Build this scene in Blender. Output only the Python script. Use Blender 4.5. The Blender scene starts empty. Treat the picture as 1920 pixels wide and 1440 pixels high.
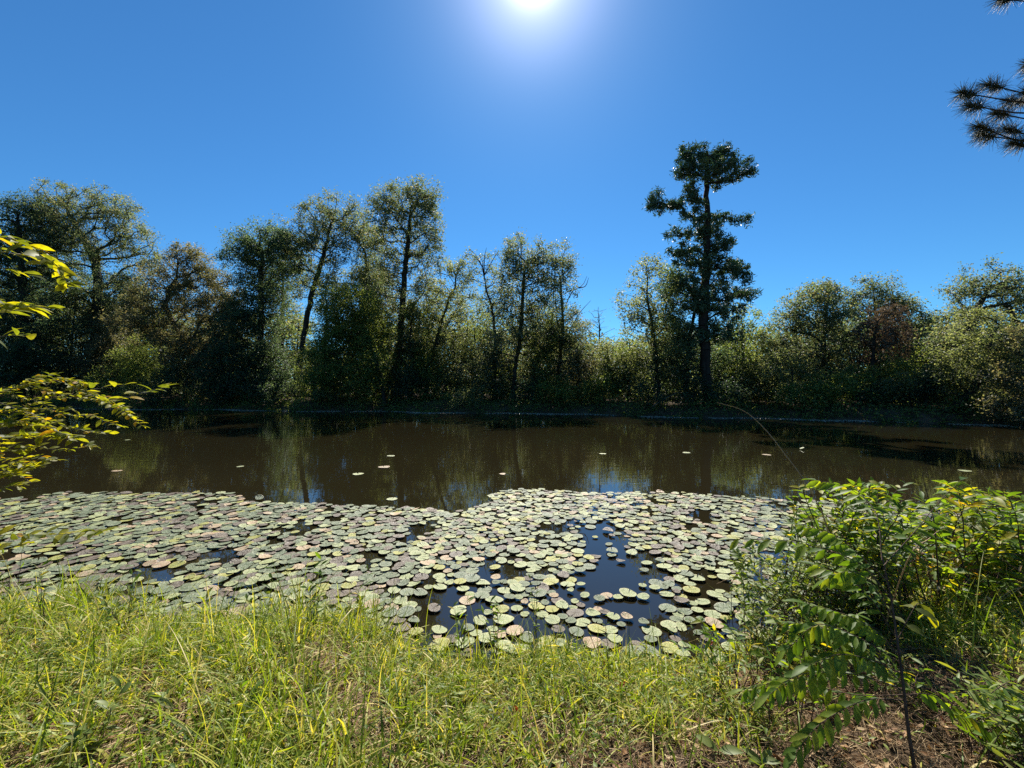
import bpy, math, random
import numpy as np

# ------------------------------------------------------------------ camera, world, sun, exposure
S = bpy.context.scene
COL = S.collection
CAM_H = 1.9
F = 800.0                      # focal length in pixels of the 1920 px wide photograph
HY = 725.0                     # horizon row
cam = bpy.data.objects.new('camera', bpy.data.cameras.new('camera'))
COL.objects.link(cam)
S.camera = cam
cam.data.sensor_width = 36
cam.data.lens = 36 * F / 1920
cam.location = (0, 0, CAM_H)
cam.rotation_euler = (math.radians(90 + math.degrees(math.atan((HY - 720) / F))), 0, 0)
cam.data.clip_start = 0.05
cam.data.clip_end = 4000

SUN_EL, SUN_AZ = math.radians(44.8), math.radians(2.86)
w = bpy.data.worlds.new('World')
S.world = w
w.use_nodes = True
nt = w.node_tree
bg = nt.nodes['Background']
sky = nt.nodes.new('ShaderNodeTexSky')
sky.sky_type = 'NISHITA'
sky.sun_disc = False
sky.sun_elevation = SUN_EL
sky.sun_rotation = SUN_AZ
sky.air_density = 1.0
sky.dust_density = 0.1
sky.ozone_density = 3.0
tint = nt.nodes.new('ShaderNodeMix'); tint.data_type = 'RGBA'; tint.blend_type = 'MULTIPLY'
tint.inputs[0].default_value = 1.0
tint.inputs[7].default_value = (0.192, 0.440, 0.615, 1)
nt.links.new(sky.outputs[0], tint.inputs[6])
# the bright aureole of the sun, by direction
SDIR = (math.sin(SUN_AZ) * math.cos(SUN_EL), math.cos(SUN_AZ) * math.cos(SUN_EL), math.sin(SUN_EL))
tc = nt.nodes.new('ShaderNodeTexCoord')
nrm = nt.nodes.new('ShaderNodeVectorMath'); nrm.operation = 'NORMALIZE'
nt.links.new(tc.outputs['Generated'], nrm.inputs[0])
dot = nt.nodes.new('ShaderNodeVectorMath'); dot.operation = 'DOT_PRODUCT'
nt.links.new(nrm.outputs[0], dot.inputs[0]); dot.inputs[1].default_value = SDIR
def wm(op, a, b=None):
    n = nt.nodes.new('ShaderNodeMath'); n.operation = op
    for i, v in enumerate((a, b)):
        if v is None: continue
        if isinstance(v, (int, float)): n.inputs[i].default_value = v
        else: nt.links.new(v, n.inputs[i])
    return n.outputs[0]
one = wm('SUBTRACT', 1.0, dot.outputs['Value'])          # ~ theta^2 / 2
def lobe(amp, deg):
    return wm('MULTIPLY', wm('EXPONENT', wm('MULTIPLY', one, -2.0 / math.radians(deg) ** 2)), amp)
aur = wm('ADD', wm('ADD', lobe(9.0, 2.2), lobe(3.0, 5.6)), lobe(0.7, 11.0))
aurc = nt.nodes.new('ShaderNodeMix'); aurc.data_type = 'RGBA'; aurc.blend_type = 'MULTIPLY'
aurc.inputs[0].default_value = 1.0
aurc.inputs[6].default_value = (1.0, 0.92, 1.04, 1)
nt.links.new(aur, aurc.inputs[7])
addc = nt.nodes.new('ShaderNodeMix'); addc.data_type = 'RGBA'; addc.blend_type = 'ADD'
addc.inputs[0].default_value = 1.0
nt.links.new(tint.outputs[2], addc.inputs[6]); nt.links.new(aurc.outputs[2], addc.inputs[7])
nt.links.new(addc.outputs[2], bg.inputs[0])
bg.inputs[1].default_value = 0.10

sun_d = bpy.data.lights.new('sun', 'SUN')
sun_d.energy = 5.0
sun_d.angle = math.radians(0.53)
sun_d.color = (1.0, 0.95, 0.86)
sun = bpy.data.objects.new('sun', sun_d)
COL.objects.link(sun)
from mathutils import Vector
sun.rotation_euler = Vector(SDIR).to_track_quat('Z', 'Y').to_euler()

vs = S.view_settings
vs.view_transform = 'Standard'; vs.look = 'None'; vs.gamma = 1.0; vs.use_curve_mapping = False
vs.exposure = 1.06
S.cycles.max_bounces = 6
S.cycles.diffuse_bounces = 2
S.cycles.glossy_bounces = 2
S.cycles.transmission_bounces = 3
S.cycles.transparent_max_bounces = 4
S.cycles.caustics_reflective = False
S.cycles.caustics_refractive = False
S.cycles.use_denoising = False
S.cycles.sample_clamp_indirect = 3.0

# ------------------------------------------------------------------ helpers
RNG = np.random.default_rng(7)
UP = np.array([0, 0, 1.0])

def at(px, py, Y):
    """point at distance Y seen at pixel (px, py) of the photograph"""
    return np.array([(px - 960) / F * Y, Y, CAM_H + (HY - py) / F * Y])

def unit(v):
    v = np.asarray(v, float)
    return v / np.maximum(np.linalg.norm(v, axis=-1, keepdims=True), 1e-9)

class MB:
    """collects vertices and faces; build() links them as one mesh object"""
    def __init__(s):
        s.v, s.f, s.n, s.uv = [], {}, 0, {}
    def add(s, V, Fc, mat=0, uv=None):
        V = np.asarray(V, float).reshape(-1, 3); Fc = np.asarray(Fc, np.int64)
        s.v.append(V)
        s.f.setdefault((Fc.shape[1], mat), []).append(Fc + s.n)
        s.n += len(V)
        s.uv.setdefault('l', []).append(np.zeros((len(V), 2)) if uv is None else uv)
    def mesh(s, name, origin=(0, 0, 0), smooth=True, use_uv=False):
        me = bpy.data.meshes.new(name)
        if not s.v: return me
        V = np.concatenate(s.v) - np.asarray(origin)
        me.vertices.add(len(V)); me.vertices.foreach_set('co', V.astype(np.float32).ravel())
        loops, starts, mats, pos = [], [], [], 0
        for (k, m), fs in s.f.items():
            A = np.concatenate(fs)
            loops.append(A.ravel()); starts.append(pos + k * np.arange(len(A))); mats.append(np.full(len(A), m))
            pos += A.size
        L = np.concatenate(loops)
        me.loops.add(len(L)); me.loops.foreach_set('vertex_index', L.astype(np.int32))
        st = np.concatenate(starts)
        me.polygons.add(len(st)); me.polygons.foreach_set('loop_start', st.astype(np.int32))
        me.polygons.foreach_set('material_index', np.concatenate(mats).astype(np.int32))
        me.update(calc_edges=True)
        me.polygons.foreach_set('use_smooth', np.full(len(st), smooth))
        if use_uv:
            uvl = me.uv_layers.new(name='local')
            uvl.data.foreach_set('uv', np.concatenate(s.uv['l'])[L].astype(np.float32).ravel())
        me.validate()
        return me
    def build(s, name, mats, parent=None, origin=(0, 0, 0), smooth=True, use_uv=False):
        me = s.mesh(name, origin, smooth, use_uv)
        for m in (mats if isinstance(mats, (list, tuple)) else [mats]): me.materials.append(m)
        o = bpy.data.objects.new(name, me); COL.objects.link(o)
        if parent is not None: o.parent = parent
        else: o.location = origin
        return o

def tag(o, label=None, cat=None, group=None, kind=None):
    if label: o['label'] = label
    if cat: o['category'] = cat
    if group: o['group'] = group
    if kind: o['kind'] = kind
    return o

def empty(name, loc, label, cat, group=None):
    o = bpy.data.objects.new(name, None); COL.objects.link(o)
    o.location = loc; o.empty_display_size = 0.2
    return tag(o, label, cat, group)

def edges_tubes(mb, P, Q, rp, rq, k=5, mat=0):
    """one tapered prism per edge P->Q"""
    P, Q = np.asarray(P), np.asarray(Q)
    d = unit(Q - P)
    ref = np.where(np.abs(d[:, 2:3]) > .9, np.array([[1., 0, 0]]), np.array([[0, 0, 1.]]))
    a = unit(np.cross(d, ref)); b = np.cross(d, a)
    th = np.arange(k) * 2 * np.pi / k
    ring = np.cos(th)[None, :, None] * a[:, None] + np.sin(th)[None, :, None] * b[:, None]
    V = np.concatenate([P[:, None] + ring * rp[:, None, None], Q[:, None] + ring * rq[:, None, None]], 1)
    i = np.arange(k); j = (i + 1) % k
    f = np.stack([i, j, j + k, i + k], 1)
    mb.add(V.reshape(-1, 3), (f[None] + (np.arange(len(P)) * 2 * k)[:, None, None]).reshape(-1, 4), mat)

def tube(mb, pts, radii, k=7, mat=0):
    """smooth tube along a polyline"""
    pts = np.asarray(pts, float); n = len(pts)
    radii = np.broadcast_to(np.asarray(radii, float), (n,))
    t = unit(np.gradient(pts, axis=0))
    a = unit(np.cross(t[0], [0.3, 1, 0.2])); V = []
    th = np.arange(k) * 2 * np.pi / k
    for i in range(n):
        a = unit(a - t[i] * np.dot(a, t[i])); b = np.cross(t[i], a)
        V.append(pts[i] + radii[i] * (np.cos(th)[:, None] * a + np.sin(th)[:, None] * b))
    V = np.concatenate(V)
    i = np.arange(k); j = (i + 1) % k
    f = np.stack([i, j, j + k, i + k], 1)
    mb.add(V, (f[None] + (np.arange(n - 1) * k)[:, None, None]).reshape(-1, 4), mat)

def spline(P, n):
    """Catmull-Rom through P, n points"""
    P = np.asarray(P, float)
    if len(P) < 3:
        t = np.linspace(0, 1, n)[:, None]; return P[0] * (1 - t) + P[-1] * t
    Q = np.vstack([2 * P[0] - P[1], P, 2 * P[-1] - P[-2]])
    u = np.linspace(0, len(P) - 1 - 1e-6, n); i = u.astype(int); t = (u - i)[:, None]
    a, b, c, d = Q[i], Q[i + 1], Q[i + 2], Q[i + 3]
    return .5 * (2 * b + (c - a) * t + (2 * a - 5 * b + 4 * c - d) * t ** 2 + (3 * b - a - 3 * c + d) * t ** 3)

def far_leaves(mb, C, size, rng, up=0.9, aspect=.6, mat=0):
    """rhombic leaf faces at C, mostly facing up with random tilt"""
    n = len(C)
    nr = unit(UP * up + rng.normal(0, .6, (n, 3)))
    d = unit(np.cross(nr, rng.normal(0, 1, (n, 3))))
    s = np.cross(nr, d)
    L = (size * rng.uniform(.65, 1.35, n))[:, None]
    W = L * aspect * .5
    V = np.stack([C - d * L * .5, C + s * W - d * L * .05 + nr * W * .25, C + d * L * .5, C - s * W - d * L * .05 + nr * W * .25], 1)
    mb.add(V.reshape(-1, 3), np.arange(4 * n).reshape(-1, 4), mat)

def near_leaves(mb, B, D, N, L, W, droop=.25, fold=.25, mat=0, prof=(0.06, .72, 1.0, .74, .03)):
    """shaped leaves: base B, direction D, face normal N, with midrib fold and droop"""
    B, D = np.asarray(B, float), unit(D)
    n = len(B)
    L = np.broadcast_to(L, (n,))[:, None]; W = np.broadcast_to(W, (n,))[:, None]
    droop = np.broadcast_to(droop, (n,))[:, None]
    S_ = unit(np.cross(D, N)); N = np.cross(S_, D)
    V = []
    ts = np.linspace(0, 1, len(prof))
    for t, pw in zip(ts, prof):
        c = B + D * L * t - N * L * droop * t * t
        hw = W * .5 * pw
        V += [c + S_ * hw + N * hw * fold, c, c - S_ * hw + N * hw * fold]
    V = np.stack(V, 1)
    m = len(prof); f = []
    for r in range(m - 1):
        a = 3 * r
        f += [[a, a + 1, a + 4, a + 3], [a + 1, a + 2, a + 5, a + 4]]
    mb.add(V.reshape(-1, 3), (np.array(f)[None] + (np.arange(n) * 3 * m)[:, None, None]).reshape(-1, 4), mat)

# ------------------------------------------------------------------ materials
def newmat(name):
    m = bpy.data.materials.new(name); m.use_nodes = True
    nt = m.node_tree; p = nt.nodes['Principled BSDF']
    return m, nt, p
def ramp(nt, fac, stops, interp='LINEAR'):
    r = nt.nodes.new('ShaderNodeValToRGB'); r.color_ramp.interpolation = interp
    e = r.color_ramp.elements
    while len(e) > 1: e.remove(e[-1])
    e[0].position = stops[0][0]; e[0].color = (*stops[0][1], 1)
    for p_, c in stops[1:]:
        x = e.new(p_); x.color = (*c, 1)
    nt.links.new(fac, r.inputs[0]); return r.outputs[0]
def noise(nt, vec, scale, detail=3, rough=.55):
    n = nt.nodes.new('ShaderNodeTexNoise'); n.inputs['Scale'].default_value = scale
    n.inputs['Detail'].default_value = detail; n.inputs['Roughness'].default_value = rough
    if vec is not None: nt.links.new(vec, n.inputs['Vector'])
    return n
def math_(nt, op, a, b=None, c=None):
    n = nt.nodes.new('ShaderNodeMath'); n.operation = op
    for i, v in enumerate((a, b, c)):
        if v is None: continue
        if isinstance(v, (int, float)): n.inputs[i].default_value = v
        else: nt.links.new(v, n.inputs[i])
    return n.outputs[0]
def mixc(nt, fac, a, b, mode='MIX'):
    n = nt.nodes.new('ShaderNodeMix'); n.data_type = 'RGBA'; n.blend_type = mode
    for i, v in ((0, fac), (6, a), (7, b)):
        if isinstance(v, (int, float)): n.inputs[i].default_value = v
        elif isinstance(v, tuple): n.inputs[i].default_value = (*v, 1)
        else: nt.links.new(v, n.inputs[i])
    return n.outputs[2]
def bump(nt, h, p, strength=.4, dist=.02):
    b = nt.nodes.new('ShaderNodeBump'); b.inputs['Strength'].default_value = strength; b.inputs['Distance'].default_value = dist
    nt.links.new(h, b.inputs['Height']); nt.links.new(b.outputs[0], p.inputs['Normal'])

def leafmat(name, stops, trans=.35, tcol=(1.6, 1.7, .5), rough=.42, spec=.5, mottle=0.0):
    spec *= .6; rough = max(rough + .08, .5)
    """leaf: a colour drawn per leaf, partly translucent"""
    m, nt, p = newmat(name)
    g = nt.nodes.new('ShaderNodeNewGeometry')
    c = ramp(nt, g.outputs['Random Per Island'], stops)
    if mottle:
        co = nt.nodes.new('ShaderNodeTexCoord')
        n = noise(nt, co.outputs['Object'], 45, 2)
        c = mixc(nt, mottle, c, ramp(nt, n.outputs['Fac'], [(.35, (.55, .5, .4)), (.65, (1.25, 1.2, 1.0))]), 'MULTIPLY')
    nt.links.new(c, p.inputs['Base Color'])
    p.inputs['Roughness'].default_value = rough
    p.inputs['Specular IOR Level'].default_value = spec
    tr = nt.nodes.new('ShaderNodeBsdfTranslucent')
    nt.links.new(mixc(nt, 1.0, c, tcol, 'MULTIPLY'), tr.inputs['Color'])
    mx = nt.nodes.new('ShaderNodeMixShader'); mx.inputs[0].default_value = trans
    nt.links.new(p.outputs[0], mx.inputs[1]); nt.links.new(tr.outputs[0], mx.inputs[2])
    nt.links.new(mx.outputs[0], nt.nodes['Material Output'].inputs['Surface'])
    return m
def barkmat(name, a, b, scale=9):
    m, nt, p = newmat(name)
    co = nt.nodes.new('ShaderNodeTexCoord')
    mp = nt.nodes.new('ShaderNodeMapping'); mp.inputs['Scale'].default_value = (1, 1, .25)
    nt.links.new(co.outputs['Object'], mp.inputs[0])
    n = noise(nt, mp.outputs[0], scale, 5, .65)
    nt.links.new(ramp(nt, n.outputs['Fac'], [(.35, a), (.65, b)]), p.inputs['Base Color'])
    p.inputs['Roughness'].default_value = .9
    p.inputs['Specular IOR Level'].default_value = .2
    bump(nt, n.outputs['Fac'], p, .8, .03)
    return m

M = {}
M['oak'] = leafmat('oak_leaf', [(0, (0.060, 0.082, 0.056)), (.5, (0.100, 0.130, 0.078)), (.85, (0.170, 0.177, 0.103)), (1, (0.240, 0.186, 0.114))], .58, (1.8, 1.8, .95), .40)
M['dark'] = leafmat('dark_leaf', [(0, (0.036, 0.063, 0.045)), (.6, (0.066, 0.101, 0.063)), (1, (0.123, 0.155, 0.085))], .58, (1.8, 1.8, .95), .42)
M['rusty'] = leafmat('rusty_leaf', [(0, (0.076, 0.086, 0.049)), (.5, (0.120, 0.132, 0.073)), (1, (0.215, 0.184, 0.114))], .55, (1.72, 1.54, 0.84), .42)
M['olive'] = leafmat('olive_leaf', [(0, (0.078, 0.098, 0.047)), (.5, (0.132, 0.154, 0.074)), (1, (0.233, 0.227, 0.117))], .58, (1.8, 1.8, .95), .42)
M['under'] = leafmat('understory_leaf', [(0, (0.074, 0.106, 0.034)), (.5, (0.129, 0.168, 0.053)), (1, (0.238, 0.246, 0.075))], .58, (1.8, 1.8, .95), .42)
M['needle'] = leafmat('pine_needle', [(0, (0.034, 0.066, 0.037)), (.6, (0.064, 0.109, 0.057)), (1, (0.146, 0.184, 0.090))], .15, (1.4, 1.6, .5), .45)
M['brown'] = leafmat('dead_needle', [(0, (.07, .056, .040)), (.6, (.125, .102, .074)), (1, (.19, .16, .12))], .3, (1.4, 1.1, .7), .6, .2)
M['wood'] = leafmat('far_wood_leaf', [(0, (0.053, 0.078, 0.045)), (.6, (0.103, 0.129, 0.063)), (1, (0.205, 0.205, 0.098))], .58, (1.8, 1.8, .95), .45)
M['bark'] = barkmat('bark', (.016, .013, .010), (.055, .045, .036))
M['pbark'] = barkmat('pine_bark', (.018, .013, .010), (.055, .040, .030), 6)
M['twig'] = barkmat('grey_twig', (.10, .085, .07), (.24, .21, .18), 20)
M['stem'] = barkmat('brown_stem', (.05, .03, .022), (.13, .085, .06), 40)
M['near'] = leafmat('near_leaf', [(0, (0.063, 0.124, 0.019)), (.5, (0.107, 0.192, 0.026)), (.85, (0.177, 0.251, 0.034)), (1, (0.390, 0.323, 0.037))], .58, (2.1, 1.9, .38), .38, .5, .5)
M['yellow'] = leafmat('yellowing_leaf', [(0, (0.080, 0.110, 0.024)), (.45, (0.180, 0.200, 0.036)), (.86, (0.330, 0.310, 0.024)), (1, (0.400, 0.220, 0.030))], .6, (1.9, 1.8, .35), .42, .5, .6)
M['herb'] = leafmat('herb_leaf', [(0, (0.070, 0.130, 0.022)), (.6, (0.142, 0.206, 0.036)), (1, (0.284, 0.292, 0.073))], .45, (1.7, 1.6, .4), .42, .5, .3)
M['grass'] = leafmat('grass_blade', [(0, (0.027, 0.048, 0.010)), (.12, (0.111, 0.178, 0.020)), (.35, (0.221, 0.288, 0.030)), (.7, (0.331, 0.357, 0.047)), (.88, (0.497, 0.426, 0.110)), (1, (0.662, 0.522, 0.246))], .45, (1.5, 1.5, .35), .4, .5)
M['broad'] = leafmat('broad_grass', [(0, (.10, .15, .03)), (1, (.20, .24, .07))], .45, (1.5, 1.5, .45), .42, .5, .3)
M['straw'] = leafmat('dry_straw', [(0, (0.157, 0.098, 0.051)), (.5, (0.345, 0.226, 0.120)), (1, (0.595, 0.438, 0.253))], .15, (1.2, 1.1, .8), .55, .3)
M['litter'] = leafmat('dead_leaf', [(0, (0.161, 0.082, 0.037)), (.5, (0.323, 0.191, 0.099)), (1, (0.484, 0.369, 0.233))], .2, (1.3, 1.0, .6), .55, .3, .6)
M['red'] = leafmat('red_leaf', [(0, (.42, .07, .03)), (1, (.5, .12, .04))], .4, (1.4, .9, .5), .45, .5, .4)
M['tuft'] = leafmat('pine_tuft_needle', [(0, (.055, .065, .035)), (.6, (.10, .11, .055)), (1, (.17, .16, .09))], .3, (1.4, 1.4, .6), .42)
M['scum'] = leafmat('pale_debris', [(0, (0.240, 0.216, 0.162)), (.6, (0.336, 0.306, 0.234)), (1, (0.420, 0.390, 0.312))], .1, (1, 1, 1), .45)

# ------------------------------------------------------------------ terrain
XN = [-400, -90, -30, -14, -8, -5, -3.5, -1.2, -.5, .3, 1.2, 2.0, 2.6, 3.2, 4.2, 5.5, 7, 9, 14, 30, 60, 400]
YN = [12, 10, 7, 6, 4.6, 3.75, 3.5, 3.3, 2.98, 2.88, 2.9, 3.1, 3.42, 3.9, 4.5, 5.1, 5.7, 6.2, 7, 7, 8, 10]
XF = [-400, -95, -70, -48, -30, -15, 0, 12, 25, 40, 58, 400]
YF = [-5, 8, 26, 37.5, 36.5, 33.5, 30.8, 26.8, 21.2, 15, 7, -5]
def wav(x, y):
    return np.sin(1.7 * x + .6) * np.sin(1.3 * y + 1.1) + .6 * np.sin(3.9 * x + 2.1 * y) + .4 * np.sin(7.3 * x - 5.7 * y + 1) + .3 * np.sin(13.1 * x + 11.3 * y)
def shore_near(x): return np.interp(x, XN, YN) + .05 * np.sin(3.1 * x) + .03 * np.sin(7.7 * x)
def shore_far(x): return np.interp(x, XF, YF) + .5 * np.sin(.45 * x) + .25 * np.sin(1.3 * x + 1)
def ground_z(x, y):
    x, y = np.asarray(x, float), np.asarray(y, float)
    dn = shore_near(x) - y
    df = y - shore_far(x)
    dn = np.where(y > 15, -99, dn)
    d_in = np.minimum(-dn, -df)                       # distance into the water
    zn = .31 * (1 - np.exp(-np.maximum(dn, 0) / .8)) + .02 * np.maximum(dn - 1, 0).clip(0, 30)
    zf = .75 * (1 - np.exp(-np.maximum(df, 0) / .55)) + .022 * np.maximum(df, 0).clip(0, 120)
    z = np.where(dn > 0, zn + .02 * wav(x, y) * np.minimum(dn, 1), zf + .05 * wav(.4 * x, .4 * y) * np.minimum(np.maximum(df, 0), 2))
    return np.where(d_in > 0, -np.minimum(1.3, .32 * d_in), z)

def axis(fine_lo, fine_hi, fine, lo, hi, g=1.12):
    a = list(np.arange(fine_lo, fine_hi + 1e-6, fine))
    s = fine
    while a[-1] < hi: s = min(s * g, 60); a.append(a[-1] + s)
    s = fine
    while a[0] > lo: s = min(s * g, 60); a.insert(0, a[0] - s)
    return np.array(a)
gx, gy = axis(-6, 6, .07, -900, 900, 1.06), axis(.6, 5.5, .06, -300, 1500, 1.05)
GX, GY = np.meshgrid(gx, gy)
GZ = ground_z(GX, GY)
nx, ny = len(gx), len(gy)
ii = (np.arange(ny - 1)[:, None] * nx + np.arange(nx - 1)[None]).ravel()
mb = MB(); mb.add(np.stack([GX, GY, GZ], -1).reshape(-1, 3), np.stack([ii, ii + 1, ii + nx + 1, ii + nx], 1))
m, nt, p = newmat('soil')
co = nt.nodes.new('ShaderNodeTexCoord')
n1 = noise(nt, co.outputs['Object'], 2.2, 6, .65); n2 = noise(nt, co.outputs['Object'], 60, 4, .7)
c = ramp(nt, n1.outputs['Fac'], [(.3, (.045, .030, .020)), (.5, (.085, .058, .038)), (.7, (.13, .09, .058))])
c = mixc(nt, .8, c, ramp(nt, n2.outputs['Fac'], [(.35, (.4, .4, .4)), (.6, (1.3, 1.25, 1.1))]), 'MULTIPLY')
nt.links.new(c, p.inputs['Base Color']); p.inputs['Roughness'].default_value = .95; p.inputs['Specular IOR Level'].default_value = .15
bump(nt, n2.outputs['Fac'], p, .9, .03)
tag(mb.build('ground', m), kind='structure')

# water: one sheet over the pond
wx, wy = np.linspace(-99, 64, 60), np.linspace(1.5, 44, 40)
WX, WY = np.meshgrid(wx, wy)
ii = (np.arange(39)[:, None] * 60 + np.arange(59)[None]).ravel()
mb = MB(); mb.add(np.stack([WX, WY, 0 * WX], -1).reshape(-1, 3), np.stack([ii, ii + 1, ii + 61, ii + 60], 1))
m, nt, p = newmat('pond_water')
co = nt.nodes.new('ShaderNodeTexCoord')
mp = nt.nodes.new('ShaderNodeMapping'); mp.inputs['Scale'].default_value = (.55, 1.3, 1)
nt.links.new(co.outputs['Object'], mp.inputs[0])
n1 = noise(nt, mp.outputs[0], 2.2, 3, .5); n2 = noise(nt, mp.outputs[0], 11, 2, .5); n3 = noise(nt, co.outputs['Object'], .12, 2, .5)
h = math_(nt, 'ADD', n1.outputs['Fac'], math_(nt, 'MULTIPLY', n2.outputs['Fac'], .22))
# the lily mat stills the near water; the open water carries fine ripples
sx = nt.nodes.new('ShaderNodeSeparateXYZ'); nt.links.new(co.outputs['Object'], sx.inputs[0])
calm = nt.nodes.new('ShaderNodeMapRange'); nt.links.new(sx.outputs['Y'], calm.inputs['Value'])
for k, v in ((1, 6.0), (2, 12.0), (3, .12), (4, 1.0)): calm.inputs[k].default_value = v
h = math_(nt, 'MULTIPLY', h, math_(nt, 'MULTIPLY', calm.outputs[0], math_(nt, 'ADD', n3.outputs['Fac'], .35)))
bump(nt, h, p, .14, .03)
c = ramp(nt, n3.outputs['Fac'], [(.35, (.0138, .0112, .0050)), (.65, (.0165, .0132, .0058))])
nt.links.new(c, p.inputs['Base Color'])
p.inputs['Roughness'].default_value = .012; p.inputs['IOR'].default_value = 1.6
p.inputs['Specular IOR Level'].default_value = .5
tag(mb.build('water', m), kind='structure')

# ------------------------------------------------------------------ trees
def grow(trunk, attract, kink, rng):
    """grow limbs from the trunk polyline to every attractor; returns nodes, parents, number of descendants, leaf nodes"""
    N = [*trunk]; par = [-1] + list(range(len(trunk) - 1))
    plen = [0.0]
    for i in range(1, len(trunk)): plen.append(plen[-1] + np.linalg.norm(trunk[i] - trunk[i - 1]) * .15)
    lo = len(trunk) // 3
    T = np.array(trunk)
    dist = np.linalg.norm(attract[:, None] - T[None, lo:], axis=2).min(1)
    tips = []
    for k in np.argsort(dist):
        a = attract[k]; A = np.array(N)
        cost = np.linalg.norm(A - a, axis=1) + .35 * np.array(plen) + np.maximum(A[:, 2] - a[2] + .1, 0) * .8
        cost[:lo] = 1e9
        b = int(np.argmin(cost)); d = a - N[b]; L = np.linalg.norm(d)
        m = max(1, int(L / kink)); prev = b
        for s in range(1, m + 1):
            t = s / m
            q = N[b] + d * t + UP * (.10 * L * math.sin(math.pi * t)) + (rng.normal(0, .06 * L, 3) * math.sin(math.pi * t) if s < m else 0)
            N.append(q); par.append(prev); plen.append(plen[prev] + L / m); prev = len(N) - 1
        tips.append(prev)
    cnt = np.zeros(len(N)); cnt[tips] += 1
    for i in range(len(N) - 1, 0, -1):
        if par[i] >= 0: cnt[par[i]] += cnt[i]
    return np.array(N), np.array(par), cnt, np.array(tips)

TREE_GROUP = 'trees on the far bank'
def tree(name, label, cat, Y, trunk, blobs, mat, r0=.18, bark='bark', puff=.42, per=40, leaf=.17, dens=2.0, group=TREE_GROUP, flat=.7, limbs=(), seed=1, up=.9, rtip=.012, kink=.6, tips_bare=0.0, skirt=1.0, fat=1.36, aspect=.6):
    rng = np.random.default_rng(seed * 131 + len(label))
    dens *= 1.82; r0 *= .72
    if per > 5: per, leaf, puff = int(per * 1.75), leaf * .84, puff * 1.12; flat = min(1.0, flat * 1.3)
    blobs = list(blobs)
    if skirt:                                             # epicormic and lower foliage along the trunk
        y_ = max(b[1] for b in blobs) + 20
        while y_ < 735:
            xs = np.interp(y_, [q[1] for q in trunk][::-1], [q[0] for q in trunk][::-1])
            blobs.append((xs + rng.uniform(-40, 40) * skirt, y_, rng.uniform(28, 52) * skirt, rng.uniform(20, 32))); y_ += 26
    pts = [at(*q[:2], Y + (q[2] if len(q) > 2 else 0)) for q in trunk]
    pts[0][2] = float(ground_z(pts[0][0], pts[0][1])) - .08
    base = pts[0].copy(); base[2] += .08
    T = spline(pts, max(8, int(np.linalg.norm(np.diff(np.array(pts), axis=0), axis=1).sum() / .45)))
    T[1:-1] += rng.normal(0, .035, (len(T) - 2, 3))
    Sm = Y / F; A = []
    for (px, py, rx, ry, *o) in blobs:
        rx, ry = rx * fat, ry * fat * 1.08
        py = py - 3
        ax, az = rx * Sm, ry * Sm
        ay = max(.8, .85 * max(ax, min(az, 2.0 * ax)))
        c = at(px, py, Y); c[1] += (o[0] if o else rng.uniform(-.5, .5) * ay)
        n = max(3, int(dens * math.pi * ax * az))
        v = unit(rng.normal(0, 1, (n, 3))) * (rng.uniform(0, 1, n) ** .42)[:, None]
        A.append(c + v * np.array([ax, ay, az]) * .9)
    A = np.concatenate(A)
    A[:, 2] = np.maximum(A[:, 2], ground_z(A[:, 0], A[:, 1]) + .25)
    N, par, cnt, tips = grow(list(T), A, kink, rng)
    r = np.maximum(rtip * np.maximum(cnt, 1) ** .5, 0)
    nT = len(T)
    r[:nT] = np.maximum(r[:nT], r0 * np.linspace(1.0, .28, nT))
    r[0] *= 1.5
    r = np.minimum(r, r0 * 1.5)
    e = np.arange(1, len(N)); pr = par[e]
    wb = MB()
    edges_tubes(wb, N[pr], N[e], np.where(e < nT, r[pr], np.minimum(r[pr], r[e] * 1.25)), r[e] * .97, 6)
    for lm in limbs:                                      # bare limbs seen against the sky
        lp = spline([at(a, b, Y) for a, b in lm], 9)
        tube(wb, lp, np.linspace(.05, .012, 9), 5)
    root = empty(name, base, label, cat, group)
    wb.build('trunk', M[bark], root, base)
    # foliage: puffs at the tips
    keep = tips[rng.random(len(tips)) >= tips_bare]
    C = np.repeat(N[keep], per, 0)
    pr_ = np.repeat(puff * rng.uniform(.6, 1.3, len(keep)), per)[:, None]
    C = C + np.clip(rng.normal(0, .55, C.shape), -1.2, 1.2) * pr_ * np.array([1, 1, flat])
    lb = MB(); far_leaves(lb, C, leaf, rng, up, aspect)
    lb.build('crown', mat if not isinstance(mat, str) else M[mat], root, base, smooth=False)
    return root

def needle_tree(name, label, Y, trunk, blobs, r0, mat='needle', dens=1.6, seed=3, bark='pbark', group=TREE_GROUP, per=26, puff=.36, leaf=.26, **k):
    return tree(name, label, 'tree', Y, trunk, blobs, mat, r0, bark, puff, per, leaf, dens, group, .75, seed=seed, up=.5, **k)

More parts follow.
